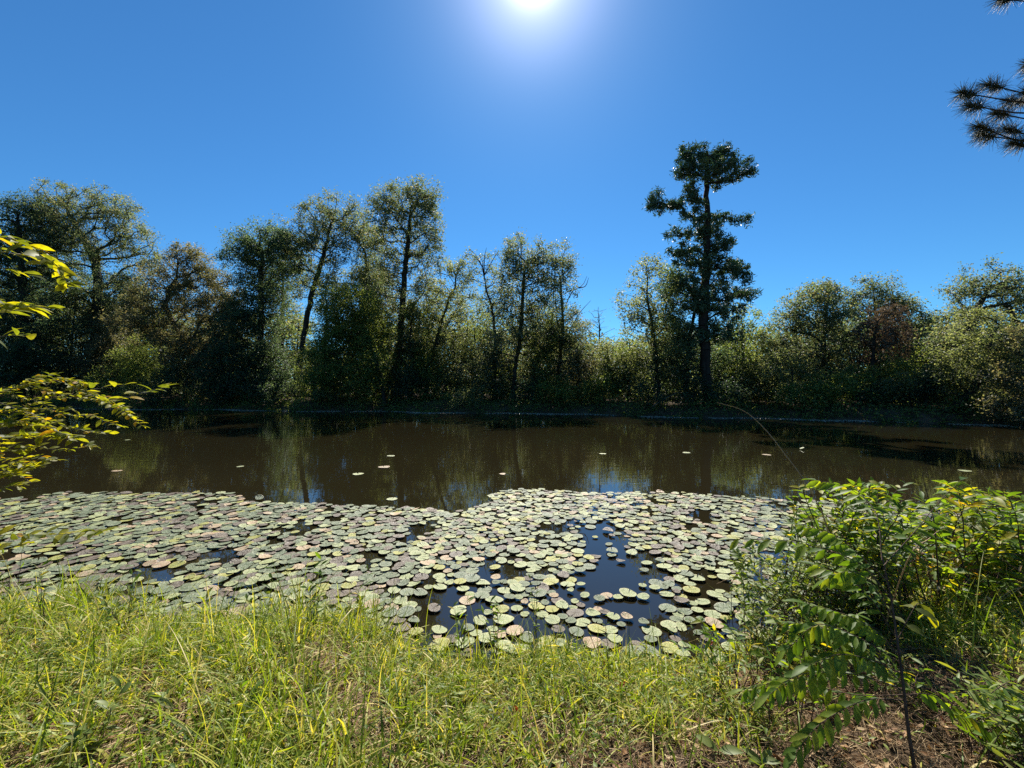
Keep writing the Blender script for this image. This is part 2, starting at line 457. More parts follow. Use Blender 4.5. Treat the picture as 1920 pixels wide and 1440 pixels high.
# --- the big trees, left to right
tree('broadleaf_tree', 'dense dark tree at the far left edge behind the yellow sprays', 'tree', 40,
     [(40, 760), (45, 600), (35, 450), (30, 400)], [(15, 390, 50, 25), (0, 450, 70, 55), (60, 500, 70, 60), (10, 570, 90, 60), (60, 640, 80, 50), (-80, 500, 70, 80)], 'dark', .3, seed=1, per=48)
tree('broadleaf_tree', 'tall spreading oak with forked trunk and ragged round top on the left', 'tree', 43,
     [(172, 760), (178, 620), (180, 505), (150, 440), (125, 395)],
     [(105, 378, 40, 26), (180, 385, 45, 28), (235, 410, 35, 25), (262, 448, 34, 22), (150, 430, 55, 35), (215, 470, 50, 30), (120, 480, 45, 40), (80, 420, 40, 35), (262, 495, 30, 25), (180, 560, 60, 45), (250, 560, 35, 40)],
     'oak', .34, seed=2, dens=1.9, rtip=.016)
tree('broadleaf_tree', 'sparse rusty leaved tree with leaning trunk, right of the tall left oak', 'tree', 38,
     [(398, 765), (375, 690), (335, 620), (310, 570), (330, 520)],
     [(350, 510, 40, 36), (300, 540, 42, 38), (390, 560, 36, 40), (270, 600, 40, 40), (330, 600, 50, 40), (420, 560, 30, 44), (420, 620, 30, 50), (360, 650, 60, 40), (340, 485, 26, 20)], 'rusty', .2, seed=3, dens=2.2, per=46)
tree('broadleaf_tree', 'dark vine covered tree forming a solid shadowy column beside the leaning rusty tree', 'tree', 37,
     [(492, 768), (490, 650), (488, 540), (490, 470)],
     [(440, 465, 34, 26), (500, 450, 40, 28), (480, 500, 60, 40), (480, 570, 52, 45), (475, 640, 55, 50), (480, 700, 60, 45), (540, 480, 30, 40), (430, 690, 40, 45)], 'dark', .22, seed=4, dens=2.6, per=46)
tree('broadleaf_tree', 'tall slim tree with one curved trunk just left of the tallest broadleaf', 'tree', 37,
     [(556, 768), (565, 660), (582, 560), (603, 490), (622, 410)],
     [(620, 400, 42, 32), (580, 425, 36, 36), (648, 440, 26, 42), (600, 470, 46, 36), (560, 480, 28, 36), (630, 520, 30, 34), (565, 530, 30, 30)], 'oak', .22, seed=5, dens=1.7, skirt=0, limbs=[[(603, 490), (650, 440), (665, 400)]])
tree('broadleaf_tree', 'thin see-through tree squeezed between the two tall slim trunks', 'tree', 40,
     [(683, 765), (690, 640), (690, 540), (680, 450)],
     [(675, 440, 28, 36), (695, 480, 28, 40), (670, 530, 34, 34), (705, 550, 28, 36), (650, 580, 40, 30)], 'oak', .14, seed=6, dens=2.0, per=40)
tree('broadleaf_tree', 'tallest broadleaf tree, high oval crown on a bare forked trunk', 'tree', 36,
     [(742, 770), (747, 690), (753, 600), (758, 520), (764, 455), (770, 400)],
     [(735, 362, 38, 24), (795, 375, 32, 28), (705, 378, 22, 22), (765, 400, 45, 36), (808, 425, 25, 38), (725, 425, 32, 34), (775, 455, 42, 34), (808, 478, 22, 26), (705, 455, 26, 28), (740, 500, 30, 26), (790, 520, 22, 28), (700, 520, 24, 26)],
     'oak', .26, seed=7, dens=1.75, limbs=[[(753, 600), (800, 535), (785, 470), (790, 410)], [(757, 560), (700, 545), (690, 480)], [(755, 590), (700, 560), (660, 540)], [(750, 640), (790, 590), (822, 550)]])
tree('broadleaf_tree', 'low round topped dark tree in front of the tallest broadleaf trunk', 'tree', 33.5,
     [(722, 770), (712, 700), (690, 640), (670, 590)],
     [(660, 575, 48, 32), (640, 618, 30, 28), (690, 615, 36, 36), (650, 655, 50, 34), (700, 670, 30, 40), (625, 690, 36, 40)], 'under', .14, seed=8, dens=3.0, per=44)
tree('broadleaf_tree', 'yellowish loose tree with slanting stems right of the tallest broadleaf', 'tree', 36,
     [(795, 768), (808, 690), (825, 610), (845, 550)],
     [(850, 515, 36, 28), (870, 500, 20, 22), (820, 550, 34, 30), (870, 560, 30, 34), (830, 600, 44, 32), (880, 610, 30, 36), (800, 640, 36, 36)], 'olive', .14, seed=9, dens=1.3, per=32,
     limbs=[[(812, 660), (850, 590), (880, 545)], [(840, 570), (800, 560), (783, 510)]])
tree('broadleaf_tree', 'tree with bare twiggy tip standing between yellowish and twin crowned trees', 'tree', 34,
     [(930, 772), (930, 690), (926, 600), (912, 540), (905, 490)],
     [(905, 510, 26, 30), (935, 530, 24, 34), (915, 570, 34, 34), (945, 600, 28, 34), (930, 650, 36, 36)], 'oak', .14, seed=10, dens=1.4, per=30, tips_bare=.2,
     limbs=[[(910, 530), (900, 490), (880, 465)], [(908, 520), (908, 485), (912, 464)], [(908, 515), (925, 485), (935, 470)], [(905, 500), (890, 480), (872, 475)]])
tree('broadleaf_tree', 'full rounded tree right of centre on a bent dark trunk', 'tree', 33,
     [(962, 772), (965, 700), (975, 630), (980, 560), (985, 490)],
     [(980, 470, 32, 22), (955, 495, 22, 30), (1010, 490, 28, 28), (985, 530, 42, 32), (960, 570, 32, 34), (1015, 560, 32, 36), (985, 610, 38, 34), (1040, 620, 30, 40)], 'oak', .17, seed=11, dens=2.0)
tree('broadleaf_tree', 'tree with a dead branch poking out into the sky at right', 'tree', 34,
     [(1040, 770), (1050, 680), (1055, 600), (1050, 520)],
     [(1050, 487, 28, 22), (1060, 520, 22, 28), (1035, 530, 22, 28), (1055, 580, 24, 32), (1070, 630, 34, 34), (1030, 650, 36, 36)], 'oak', .13, seed=12, dens=1.7,
     limbs=[[(1054, 590), (1072, 548), (1092, 535), (1101, 517)], [(1085, 540), (1098, 536), (1104, 520)], [(1060, 640), (1085, 590), (1108, 563)]])
tree('bare_tree', 'wispy nearly leafless small tree against the sky in the gap left of the pine', 'tree', 38,
     [(1125, 765), (1125, 690), (1124, 630), (1122, 575)], [(1122, 592, 18, 16), (1120, 620, 28, 16), (1130, 645, 36, 16), (1130, 670, 34, 20)], 'rusty', .07, seed=13, dens=3.0, per=3, skirt=0, leaf=.1, flat=.3, rtip=.01)
tree('broadleaf_tree', 'airy pale tree with thin trunk immediately left of the tall pine', 'tree', 28.5,
     [(1236, 778), (1232, 700), (1225, 630), (1215, 560), (1212, 510)],
     [(1215, 515, 28, 26), (1195, 560, 30, 26), (1240, 555, 28, 34), (1185, 595, 26, 18), (1215, 610, 40, 30), (1250, 630, 34, 40), (1225, 665, 50, 36)], 'olive', .12, seed=14, dens=1.8, per=34)
needle_tree('pine_tree', 'tallest tree, a lone pine with tufted layered crown against the sky', 28,
     [(1325, 782), (1324, 690), (1321, 600), (1324, 500), (1327, 420), (1326, 340), (1330, 290)],
     [(1326, 281, 38, 12), (1288, 297, 18, 16), (1357, 295, 24, 16), (1378, 316, 24, 14), (1407, 312, 10, 16), (1281, 326, 18, 14), (1318, 322, 34, 20), (1355, 338, 26, 10),
      (1292, 358, 18, 12), (1300, 375, 18, 10), (1233, 370, 14, 14), (1226, 392, 8, 8), (1252, 388, 20, 10), (1275, 380, 16, 10), (1312, 405, 22, 12), (1354, 408, 28, 10), (1393, 416, 12, 9), (1285, 405, 10, 6),
      (1266, 442, 14, 9), (1300, 440, 26, 12), (1345, 440, 30, 13), (1290, 475, 30, 18), (1352, 468, 26, 14), (1330, 500, 40, 20), (1388, 497, 14, 14), (1300, 525, 28, 18), (1366, 524, 30, 16),
      (1335, 552, 40, 20), (1405, 552, 26, 12), (1358, 585, 28, 16), (1310, 585, 24, 22), (1345, 625, 36, 24), (1300, 640, 26, 26)], .29, seed=15, dens=3.2, per=42, puff=.27, leaf=.34, rtip=.015, skirt=0, fat=1.32, aspect=.22)
tree('broadleaf_tree', 'dark broadleaf tree with slanting trunk half hidden behind the pine trunk', 'tree', 30,
     [(1285, 780), (1287, 700), (1293, 630), (1308, 570)],
     [(1262, 560, 32, 40), (1250, 530, 18, 26), (1290, 540, 24, 40), (1270, 620, 40, 40), (1300, 680, 50, 40), (1250, 690, 46, 40), (1340, 680, 40, 36), (1345, 735, 44, 26)], 'dark', .2, seed=16, dens=2.2)
tree('broadleaf_tree', 'small slender tree at the right foot of the tall pine', 'tree', 30,
     [(1396, 778), (1394, 700), (1392, 640), (1392, 590)],
     [(1392, 600, 24, 24), (1378, 640, 26, 30), (1405, 650, 24, 30), (1385, 690, 36, 34), (1370, 730, 36, 30)], 'under', .1, seed=17, dens=1.7, per=32)
tree('broadleaf_tree', 'broad bluish green tree with pointed top right of the pine', 'tree', 29,
     [(1535, 780), (1537, 700), (1545, 630), (1552, 560)],
     [(1555, 548, 24, 24), (1520, 565, 34, 24), (1575, 580, 24, 34), (1480, 600, 36, 30), (1530, 610, 44, 36), (1460, 640, 32, 34), (1510, 660, 50, 36), (1570, 650, 30, 50), (1545, 700, 44, 30)], 'oak', .2, seed=18, dens=2.4, per=44)
tree('broadleaf_tree', 'tall tree with flat rounded top rising behind the brown dead tree', 'tree', 33,
     [(1642, 780), (1645, 700), (1645, 620), (1640, 560)],
     [(1635, 550, 36, 24), (1608, 575, 24, 28), (1670, 570, 32, 24), (1700, 590, 26, 26), (1722, 600, 18, 26), (1640, 600, 42, 30), (1700, 640, 40, 36), (1600, 640, 30, 40), (1720, 690, 34, 50)], 'oak', .2, seed=19, dens=2.2)
needle_tree('dead_tree', 'brown dead conifer with withered foliage and a dark bare trunk', 27,
     [(1635, 785), (1638, 700), (1641, 630), (1655, 585)],
     [(1658, 592, 28, 16), (1640, 612, 30, 14), (1685, 615, 26, 20), (1630, 640, 22, 12), (1665, 640, 42, 20), (1690, 660, 22, 22), (1645, 672, 26, 14)], .17, 'brown', seed=20, dens=2.2, per=34, leaf=.26, puff=.33, skirt=0, aspect=.3,
     limbs=[[(1652, 780), (1650, 720), (1653, 650), (1658, 600)]])
tree('broadleaf_tree', 'large spreading tree at the right edge of the far bank', 'tree', 26,
     [(1815, 790), (1812, 700), (1815, 630), (1840, 570), (1860, 530)],
     [(1850, 518, 36, 20), (1890, 535, 40, 20), (1810, 545, 30, 18), (1925, 545, 30, 20), (1840, 560, 46, 20), (1900, 575, 40, 22), (1790, 590, 26, 22), (1830, 610, 40, 26), (1770, 640, 26, 34), (1950, 590, 40, 40), (2010, 570, 50, 60)], 'oak', .26, seed=21, dens=2.4, leaf=.15, puff=.36)
tree('broadleaf_tree', 'olive tree with trunk leaning over the water at the right end', 'tree', 22.5,
     [(1768, 786), (1800, 755), (1830, 718), (1855, 670), (1860, 630)],
     [(1860, 610, 44, 26), (1810, 650, 44, 34), (1900, 650, 40, 36), (1860, 690, 60, 36), (1790, 700, 36, 34), (1930, 700, 50, 50), (1840, 740, 36, 26)], 'olive', .15, seed=22, dens=2.6, leaf=.14, puff=.33)
tree('broadleaf_tree', 'pale leaved tree cut off by the right edge of the view', 'tree', 20,
     [(1965, 800), (1960, 740), (1955, 690), (1960, 640)],
     [(1915, 720, 40, 30), (1890, 765, 34, 24), (1950, 660, 50, 40), (1970, 740, 60, 50), (1930, 790, 40, 20)], 'rusty', .13, seed=23, dens=3.0, leaf=.13, puff=.3)
# beyond the frame edges, so that the wood goes on
tree('broadleaf_tree', 'dark tree beyond the left end of the far bank', 'tree', 40, [(-170, 760), (-165, 600), (-170, 440)],
     [(-170, 430, 80, 60), (-220, 500, 70, 70), (-120, 540, 70, 70), (-180, 640, 120, 80)], 'dark', .3, seed=24)

# second row, standing behind the trees at the water
BACK = [
    (95, 470, 60, 'oak', 'tree filling the space between the far left dark tree and the spreading oak'), (245, 515, 50, 'dark', 'dark tree behind the right side of the spreading oak'),
    (300, 565, 46, 'under', 'tree behind the leaning trunk of the rusty tree'), (415, 530, 44, 'rusty', 'rusty tree between the leaning tree and the vine covered column'),
    (535, 435, 40, 'oak', 'tree right behind the vine covered column'), (690, 470, 34, 'oak', 'tree behind the gap left of the tallest broadleaf'),
    (712, 500, 36, 'olive', 'pale tree behind the low round topped tree'), (800, 520, 42, 'olive', 'sunlit tree behind the tallest broadleaf, on its right'),
    (865, 545, 40, 'olive', 'sunlit tree behind the slanting yellowish stems'), (925, 570, 40, 'under', 'tree behind the one with a twiggy tip'),
    (1010, 560, 44, 'oak', 'tree behind the full rounded one right of centre'), (1075, 600, 36, 'rusty', 'bronze tinged tree behind the dead branch'),
    (1255, 600, 40, 'under', 'tree behind the airy pale tree'), (1370, 620, 40, 'under', 'tree behind the small slender one at the pine foot'),
    (1440, 640, 46, 'oak', 'tree behind the olive bushes right of the pine'), (1600, 610, 50, 'dark', 'dark tree between the bluish tree and the flat topped one'),
    (1715, 630, 46, 'oak', 'tree behind the flat topped one, on its right'), (1770, 620, 40, 'olive', 'pale tree behind the large right hand tree'),
    (1900, 610, 60, 'under', 'tree behind the large right hand tree at the frame edge')]
for k, (px, pt, hw, mt, lb_) in enumerate(BACK):
    rg = np.random.default_rng(300 + k)
    Yk = float(shore_far((px - 960) / F * 36)) + rg.uniform(8, 12)
    h = 760 - pt
    bl = [(px + rg.uniform(-.3, .3) * hw, pt + h * .12, hw * .6, h * .12)]
    for f_ in (.26, .42, .58, .74):
        bl += [(px + sgn * hw * rg.uniform(.3, .6), pt + h * (f_ + rg.uniform(-.05, .05)), hw * rg.uniform(.5, .75), h * .10) for sgn in (-1, 1)]
    tree('broadleaf_tree', lb_, 'tree', Yk, [(px, 762), (px + rg.uniform(-10, 10), pt + h * .6), (px + rg.uniform(-14, 14), pt + h * .3), (px, pt + h * .1)], bl, mt, .16, dens=1.15, per=34, leaf=.2, puff=.55, skirt=0, seed=300 + k)

# --- understory along the far bank
UG = 'bushes along the far bank'
def bush(label, px, py_top, half, mat='under', Yoff=1.5, seed=1, name='bush', dens=2.8, lean=0, per=36, leaf=.15):
    x0 = (px - 960) / F * 30
    for _ in range(4):
        Y = float(shore_far(x0)) + Yoff; x0 = (px - 960) / F * Y
    base = HY + (CAM_H - .5) / Y * F
    mid = (py_top + base) / 2; h = (base - py_top)
    rng = np.random.default_rng(seed)
    bl = [(px + lean, py_top + h * .22, half * .55, h * .2), (px - half * .45, py_top + h * .45, half * .5, h * .24), (px + half * .45, py_top + h * .42, half * .5, h * .24),
          (px, py_top + h * .68, half * .85, h * .26)]
    bl = [(a + rng.uniform(-.15, .15) * half, b + rng.uniform(-.06, .06) * h, c_ * rng.uniform(.85, 1.2), d) for a, b, c_, d in bl]
    return tree(name, label, 'bush', Y, [(px + rng.uniform(-6, 6), base), (px, base - h * .3), (px + lean * .6, base - h * .65)], bl, mat, .045, 'bark', .34, per, leaf, dens, UG, .75, skirt=0, seed=seed, rtip=.008, kink=.5)
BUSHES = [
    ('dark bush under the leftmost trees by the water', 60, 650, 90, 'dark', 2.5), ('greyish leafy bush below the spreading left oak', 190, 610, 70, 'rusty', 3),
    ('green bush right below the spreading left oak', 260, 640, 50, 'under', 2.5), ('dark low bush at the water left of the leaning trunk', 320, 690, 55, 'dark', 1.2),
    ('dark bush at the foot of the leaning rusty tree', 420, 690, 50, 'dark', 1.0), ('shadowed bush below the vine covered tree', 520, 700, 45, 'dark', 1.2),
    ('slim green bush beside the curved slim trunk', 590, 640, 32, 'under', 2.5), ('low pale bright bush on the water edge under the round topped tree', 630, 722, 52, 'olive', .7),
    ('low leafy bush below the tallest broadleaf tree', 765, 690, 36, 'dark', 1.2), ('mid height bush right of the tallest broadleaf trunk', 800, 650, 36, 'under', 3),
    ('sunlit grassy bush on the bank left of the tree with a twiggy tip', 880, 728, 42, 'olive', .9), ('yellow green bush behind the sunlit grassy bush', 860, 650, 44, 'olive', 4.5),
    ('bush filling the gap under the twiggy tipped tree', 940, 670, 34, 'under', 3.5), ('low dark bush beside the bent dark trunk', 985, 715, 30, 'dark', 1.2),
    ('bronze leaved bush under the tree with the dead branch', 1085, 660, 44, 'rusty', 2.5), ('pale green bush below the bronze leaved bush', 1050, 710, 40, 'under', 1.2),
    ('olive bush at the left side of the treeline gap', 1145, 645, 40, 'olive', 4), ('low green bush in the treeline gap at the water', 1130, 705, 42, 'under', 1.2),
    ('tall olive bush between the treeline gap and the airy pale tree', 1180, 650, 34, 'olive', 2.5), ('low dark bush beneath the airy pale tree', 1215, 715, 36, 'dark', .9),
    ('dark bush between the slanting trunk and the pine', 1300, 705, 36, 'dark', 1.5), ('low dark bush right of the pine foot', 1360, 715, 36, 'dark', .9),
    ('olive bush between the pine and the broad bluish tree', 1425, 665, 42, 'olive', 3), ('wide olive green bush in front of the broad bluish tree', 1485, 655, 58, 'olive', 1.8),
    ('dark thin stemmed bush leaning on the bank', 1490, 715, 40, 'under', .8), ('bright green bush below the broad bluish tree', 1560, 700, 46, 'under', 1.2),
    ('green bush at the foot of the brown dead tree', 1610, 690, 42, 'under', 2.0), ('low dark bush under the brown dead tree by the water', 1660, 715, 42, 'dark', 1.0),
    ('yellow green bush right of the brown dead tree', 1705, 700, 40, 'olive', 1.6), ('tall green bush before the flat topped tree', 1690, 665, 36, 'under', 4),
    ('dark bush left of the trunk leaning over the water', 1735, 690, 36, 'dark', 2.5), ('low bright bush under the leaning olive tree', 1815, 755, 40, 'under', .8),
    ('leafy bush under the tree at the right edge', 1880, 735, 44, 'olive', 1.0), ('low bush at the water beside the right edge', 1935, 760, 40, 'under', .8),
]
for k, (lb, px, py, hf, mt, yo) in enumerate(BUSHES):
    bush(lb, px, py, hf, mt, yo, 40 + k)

# slim bare trunks standing in the understory
for k, (lb, pts, Y) in enumerate([
        ('slim bare pole trunk standing below the curved slim tree', [(604, 765), (607, 690), (612, 600), (610, 540)], 35.5),
        ('slim bare trunk left of the airy pale tree', [(1177, 775), (1178, 720), (1176, 660)], 30.5),
        ('slim leaning trunk right of the bent dark trunk', [(990, 772), (1000, 700), (1035, 610)], 33),
        ('thin bare trunk right of the tallest broadleaf trunk', [(770, 768), (775, 700), (768, 640), (775, 590)], 35.2),
        ('thin dark trunk near the brown dead tree', [(1755, 782), (1748, 730), (1738, 680)], 26.5)]):
    tree('slim_tree', lb, 'tree', Y, pts, [(pts[-1][0], pts[-1][1] - 6, 22, 22), (pts[-1][0] + 8, pts[-1][1] + 25, 24, 20)], 'under', .10, seed=90 + k, dens=1.6, per=30, skirt=.6)

# --- the wood behind, one mass
rng = np.random.default_rng(99)
lb = MB(); tb = MB()
for layer, (y0, hs) in enumerate([(9, 1.0), (16, 1.15), (26, 1.3)]):
    n = 1350
    x = rng.uniform(-85, 75, n)
    y = shore_far(x * .8) + y0 + rng.uniform(-3, 4, n); y = np.maximum(y, 14)
    pxx = 960 + x / y * F
    top = np.interp(pxx, [-600, 150, 350, 500, 570, 585, 645, 660, 900, 1100, 1170, 1400, 1600, 1800, 2400], [520, 560, 610, 600, 605, 672, 672, 612, 625, 650, 655, 640, 630, 620, 600])
    hmax = CAM_H + (HY - top) / F * y
    z = ground_z(x, y) + (hmax - .5) * rng.uniform(.0, 1.0, n) ** 1.2
    C = np.repeat(np.stack([x, y, z], 1), 60, 0)
    C = C + rng.normal(0, .6, C.shape) * np.array([1.1, 1, .8])
    C[:, 2] = np.maximum(C[:, 2], ground_z(C[:, 0], C[:, 1]) + .05)
    far_leaves(lb, C, .34, rng)
    s = rng.choice(n, 90)
    P = np.stack([x[s], y[s], ground_z(x[s], y[s])], 1)
    edges_tubes(lb, P, P + np.stack([rng.normal(0, .5, 90), 0 * s, hmax[s] * rng.uniform(.6, 1, 90)], 1), np.full(90, .12), np.full(90, .05), 5, 1)
tag(lb.build('far_woods', [M['wood'], M['bark']], smooth=False), 'dark mass of woods filling in behind the trees of the far bank', 'woods', kind='stuff')

# --- ground cover and debris on the far bank
rng = np.random.default_rng(17)
mb = MB()
n = 30000
x = rng.uniform(-60, 45, n); y = shore_far(x) + np.abs(rng.normal(0, 1.3, n)) - .25 - .5 * (np.sin(1.9 * x) + np.sin(.7 * x + 1) > .4)
C = np.stack([x, y, np.maximum(ground_z(x, y), 0) + np.abs(rng.normal(.1, .28, n)) * (1 + .8 * np.sin(1.1 * x))], 1)
far_leaves(mb, C, .15, rng, .5)
tag(mb.build('bank_undergrowth', M['under'], smooth=False), 'low tangled weeds covering the dark far bank', 'undergrowth', kind='stuff')
mb = MB()
n = 30000
x = rng.uniform(-45, 26, n)
gap = np.sin(.55 * x) + np.sin(1.31 * x + 2) + .6 * np.sin(3.1 * x)
x = x[gap > -1.1]
y = shore_far(x) - .3 - np.abs(rng.normal(0, .30, len(x))) * (1 + .6 * np.sin(.8 * x))
C = np.stack([x, y, np.full(len(x), .012)], 1)
far_leaves(mb, C, .08, rng, 2.0, .8)
tag(mb.build('shoreline_debris', M['scum'], smooth=False), 'thin pale line of floating debris along the far waterline', 'floating debris', kind='stuff')
for k, (lb_, P, Y, r) in enumerate([('bare fallen branch lying on the dark bank left of the vine covered tree', [(412, 742), (440, 735), (468, 724)], 36.5, .035),
                                    ('crooked fallen branch on the bank beneath the airy pale tree', [(1220, 765), (1245, 748), (1272, 735)], 28, .04)]):
    P = [at(a, b, Y) for a, b in P]; P[0][2] = float(ground_z(P[0][0], Y)) + .02
    b_ = MB(); tube(b_, spline(P, 10), np.linspace(r, r * .4, 10), 6)
    tag(b_.build('fallen_branch', M['twig'], origin=P[0]), lb_, 'branch')

# ------------------------------------------------------------------ lily pads
def padmat(name, a, b, rim, vein):
    m, nt, p = newmat(name)
    uv = nt.nodes.new('ShaderNodeUVMap'); uv.uv_map = 'local'
    oi = nt.nodes.new('ShaderNodeObjectInfo'); g = nt.nodes.new('ShaderNodeNewGeometry')
    rnd = math_(nt, 'FRACT', math_(nt, 'ADD', math_(nt, 'MULTIPLY', oi.outputs['Random'], 7.3), math_(nt, 'MULTIPLY', g.outputs['Random Per Island'], 5.1)))
    vadd = nt.nodes.new('ShaderNodeVectorMath'); vadd.operation = 'ADD'
    cx = nt.nodes.new('ShaderNodeCombineXYZ')
    nt.links.new(math_(nt, 'MULTIPLY', rnd, 40.0), cx.inputs[2]); nt.links.new(uv.outputs[0], vadd.inputs[0]); nt.links.new(cx.outputs[0], vadd.inputs[1])
    n1 = noise(nt, vadd.outputs[0], 2.6, 4, .6); n2 = noise(nt, vadd.outputs[0], 6, 2, .6)
    c = mixc(nt, ramp(nt, n1.outputs['Fac'], [(.38, (0, 0, 0)), (.62, (1, 1, 1))]), a, b)
    c = mixc(nt, .55, c, ramp(nt, rnd, [(0, (.70, .75, .72)), (.5, (1, 1, 1)), (1, (1.25, 1.2, 1.1))]), 'MULTIPLY')
    ln = nt.nodes.new('ShaderNodeVectorMath'); ln.operation = 'LENGTH'; nt.links.new(uv.outputs[0], ln.inputs[0])
    c = mixc(nt, ramp(nt, ln.outputs['Value'], [(.86, (0, 0, 0)), (.99, (1, 1, 1))]), c, rim)
    gr = nt.nodes.new('ShaderNodeTexGradient'); gr.gradient_type = 'RADIAL'; nt.links.new(uv.outputs[0], gr.inputs[0])
    tri = math_(nt, 'PINGPONG', math_(nt, 'MULTIPLY', gr.outputs['Fac'], 15.0), .5)
    vl = ramp(nt, tri, [(0, (1, 1, 1)), (.14, (0, 0, 0))])
    vm = math_(nt, 'MULTIPLY', vl, ramp(nt, ln.outputs['Value'], [(.0, (1, 1, 1)), (.5, (.8, .8, .8)), (.95, (.15, .15, .15))]))
    c = mixc(nt, math_(nt, 'MULTIPLY', vm, .75), c, vein)
    c = mixc(nt, ramp(nt, n2.outputs['Fac'], [(.70, (0, 0, 0)), (.78, (.75, .75, .75))]), c, (.12, .075, .035))
    nt.links.new(c, p.inputs['Base Color'])
    p.inputs['Roughness'].default_value = .5; p.inputs['Specular IOR Level'].default_value = .3
    hh = math_(nt, 'ADD', math_(nt, 'MULTIPLY', vm, -.6), math_(nt, 'MULTIPLY', n1.outputs['Fac'], 1.4))
    bump(nt, hh, p, .5, .02)
    return m
PM = [padmat('pad_green', (0.082, 0.111, 0.055), (0.132, 0.154, 0.078), (0.169, 0.164, 0.099), (0.188, 0.203, 0.136)),
      padmat('pad_pale', (0.187, 0.223, 0.092), (0.272, 0.286, 0.131), (0.314, 0.293, 0.140), (0.356, 0.365, 0.200)),
      padmat('pad_yellow', (0.272, 0.256, 0.048), (0.208, 0.224, 0.056), (0.336, 0.264, 0.080), (0.336, 0.320, 0.112)),
      padmat('pad_purple', (.085, .062, .048), (.125, .100, .062), (.12, .08, .055), (.17, .14, .10)),
      padmat('pad_pink', (0.336, 0.216, 0.136), (0.272, 0.232, 0.120), (0.360, 0.224, 0.136), (0.368, 0.288, 0.192))]
PCOL = ['mid green', 'pale green', 'yellowing', 'purplish brown', 'pinkish withered']

def pad_geom(rng, lift):
    """unit pad: notched disc with waved, partly raised rim and a skirt"""
    notch = rng.uniform(.05, .16); k = 30
    th = np.linspace(notch, 2 * np.pi - notch, k) + rng.uniform(0, 6.28)
    rr = np.array([.02, .35, .7, .92, 1.0, .985])
    ph = rng.uniform(0, 6.28, 4); asp = rng.uniform(.8, 1.0)
    out = 1 + .03 * np.sin(2 * th + ph[0]) + .02 * np.sin(5 * th + ph[1]) + .012 * np.sin(9 * th + ph[2])
    V, U = [], []
    for i, r in enumerate(rr):
        x, y = r * out * np.cos(th), r * out * np.sin(th) * asp
        z = lift * r ** 4 * (.5 + .5 * np.sin(2 * th + ph[3])) + .015 * r * np.sin(3 * th + ph[1])
        if i == 5: z = z - .035
        V.append(np.stack([x, y, z], 1)); U.append(np.stack([r * np.cos(th), r * np.sin(th)], 1))
    i = np.arange(k - 1); f = np.concatenate([np.stack([a * k + i, (a + 1) * k + i, (a + 1) * k + i + 1, a * k + i + 1], 1) for a in range(5)])
    return np.concatenate(V), f, np.concatenate(U)

def project(x, y, z=0.0):
    return 960 + x / y * F, HY + (CAM_H - z) / y * F
rng = np.random.default_rng(5)
far_px = [-400, 0, 110, 440, 470, 600, 800, 850, 905, 925, 1000, 1110, 1250, 1400, 1500, 1650, 1920, 2300]
far_py = [950, 938, 926, 926, 944, 946, 955, 962, 948, 922, 918, 926, 924, 934, 938, 944, 965, 985]
def cover(px, py):
    """how thickly pads cover the water at a pixel of the photograph"""
    if py < np.interp(px, far_px, far_py) + rng.uniform(-1, 5): return 0
    d = 1.0
    def ell(cx, cy, rx, ry): return ((px - cx) / rx) ** 2 + ((py - cy) / ry) ** 2
    for e in ((1125, 1010, 48, 32), (1175, 1070, 66, 40), (1195, 1130, 60, 34), (1120, 1090, 40, 26)):
        if ell(*e) < 1: return .16
    for e in ((420, 1042, 34, 13), (955, 1075, 30, 14), (300, 1075, 60, 13), (575, 992, 22, 7), (1310, 965, 26, 9), (20, 1040, 26, 12), (630, 975, 18, 6), (700, 1040, 22, 6)):
        if ell(*e) < 1: return .04
    if wav(px / 75 + 3, py / 24) > 1.0: d = .3
    elif px > 770 and py > 1065: d = .82 if px < 1300 else .85
    if 780 < px < 960 and 1110 < py < 1200: d = .45
    if py > 1165 and px > 800: d = .5
    if px > 1400 and py > 1040: d = .5
    return d
cells = {}; pads = []
def try_pad(x, y, r, fac):
    ci, cj = int(math.floor(x / .4)), int(math.floor(y / .4))
    for a in (-1, 0, 1):
        for b in (-1, 0, 1):
            for (u, v, s, f2) in cells.get((ci + a, cj + b), ()):
                if (x - u) ** 2 + (y - v) ** 2 < (min(fac, f2) * (r + s)) ** 2: return False
    cells.setdefault((ci, cj), []).append((x, y, r, fac)); return True
for _ in range(210000):
    x, y = rng.uniform(-9.5, 8.5), rng.uniform(3.0, 8.3)
    if y < shore_near(x) + .12: continue
    px, py = project(x, y)
    if not (-250 < px < 2150): continue
    d = cover(px, py)
    if d == 0: continue
    left = np.interp(px, [200, 700, 1000, 1500], [1.0, .75, .25, .3])
    r = (.034 + .044 * rng.random() ** .8 + .020 * left * rng.random()) * (1 + .08 * left)
    fac = ((.82 - .14 * left) if d > .9 else .84) - .12 * (wav(x * 2.1, y * 2.3) > .3)
    if try_pad(x, y, r, fac) and rng.random() < d: pads.append((x, y, r, px, py, left))
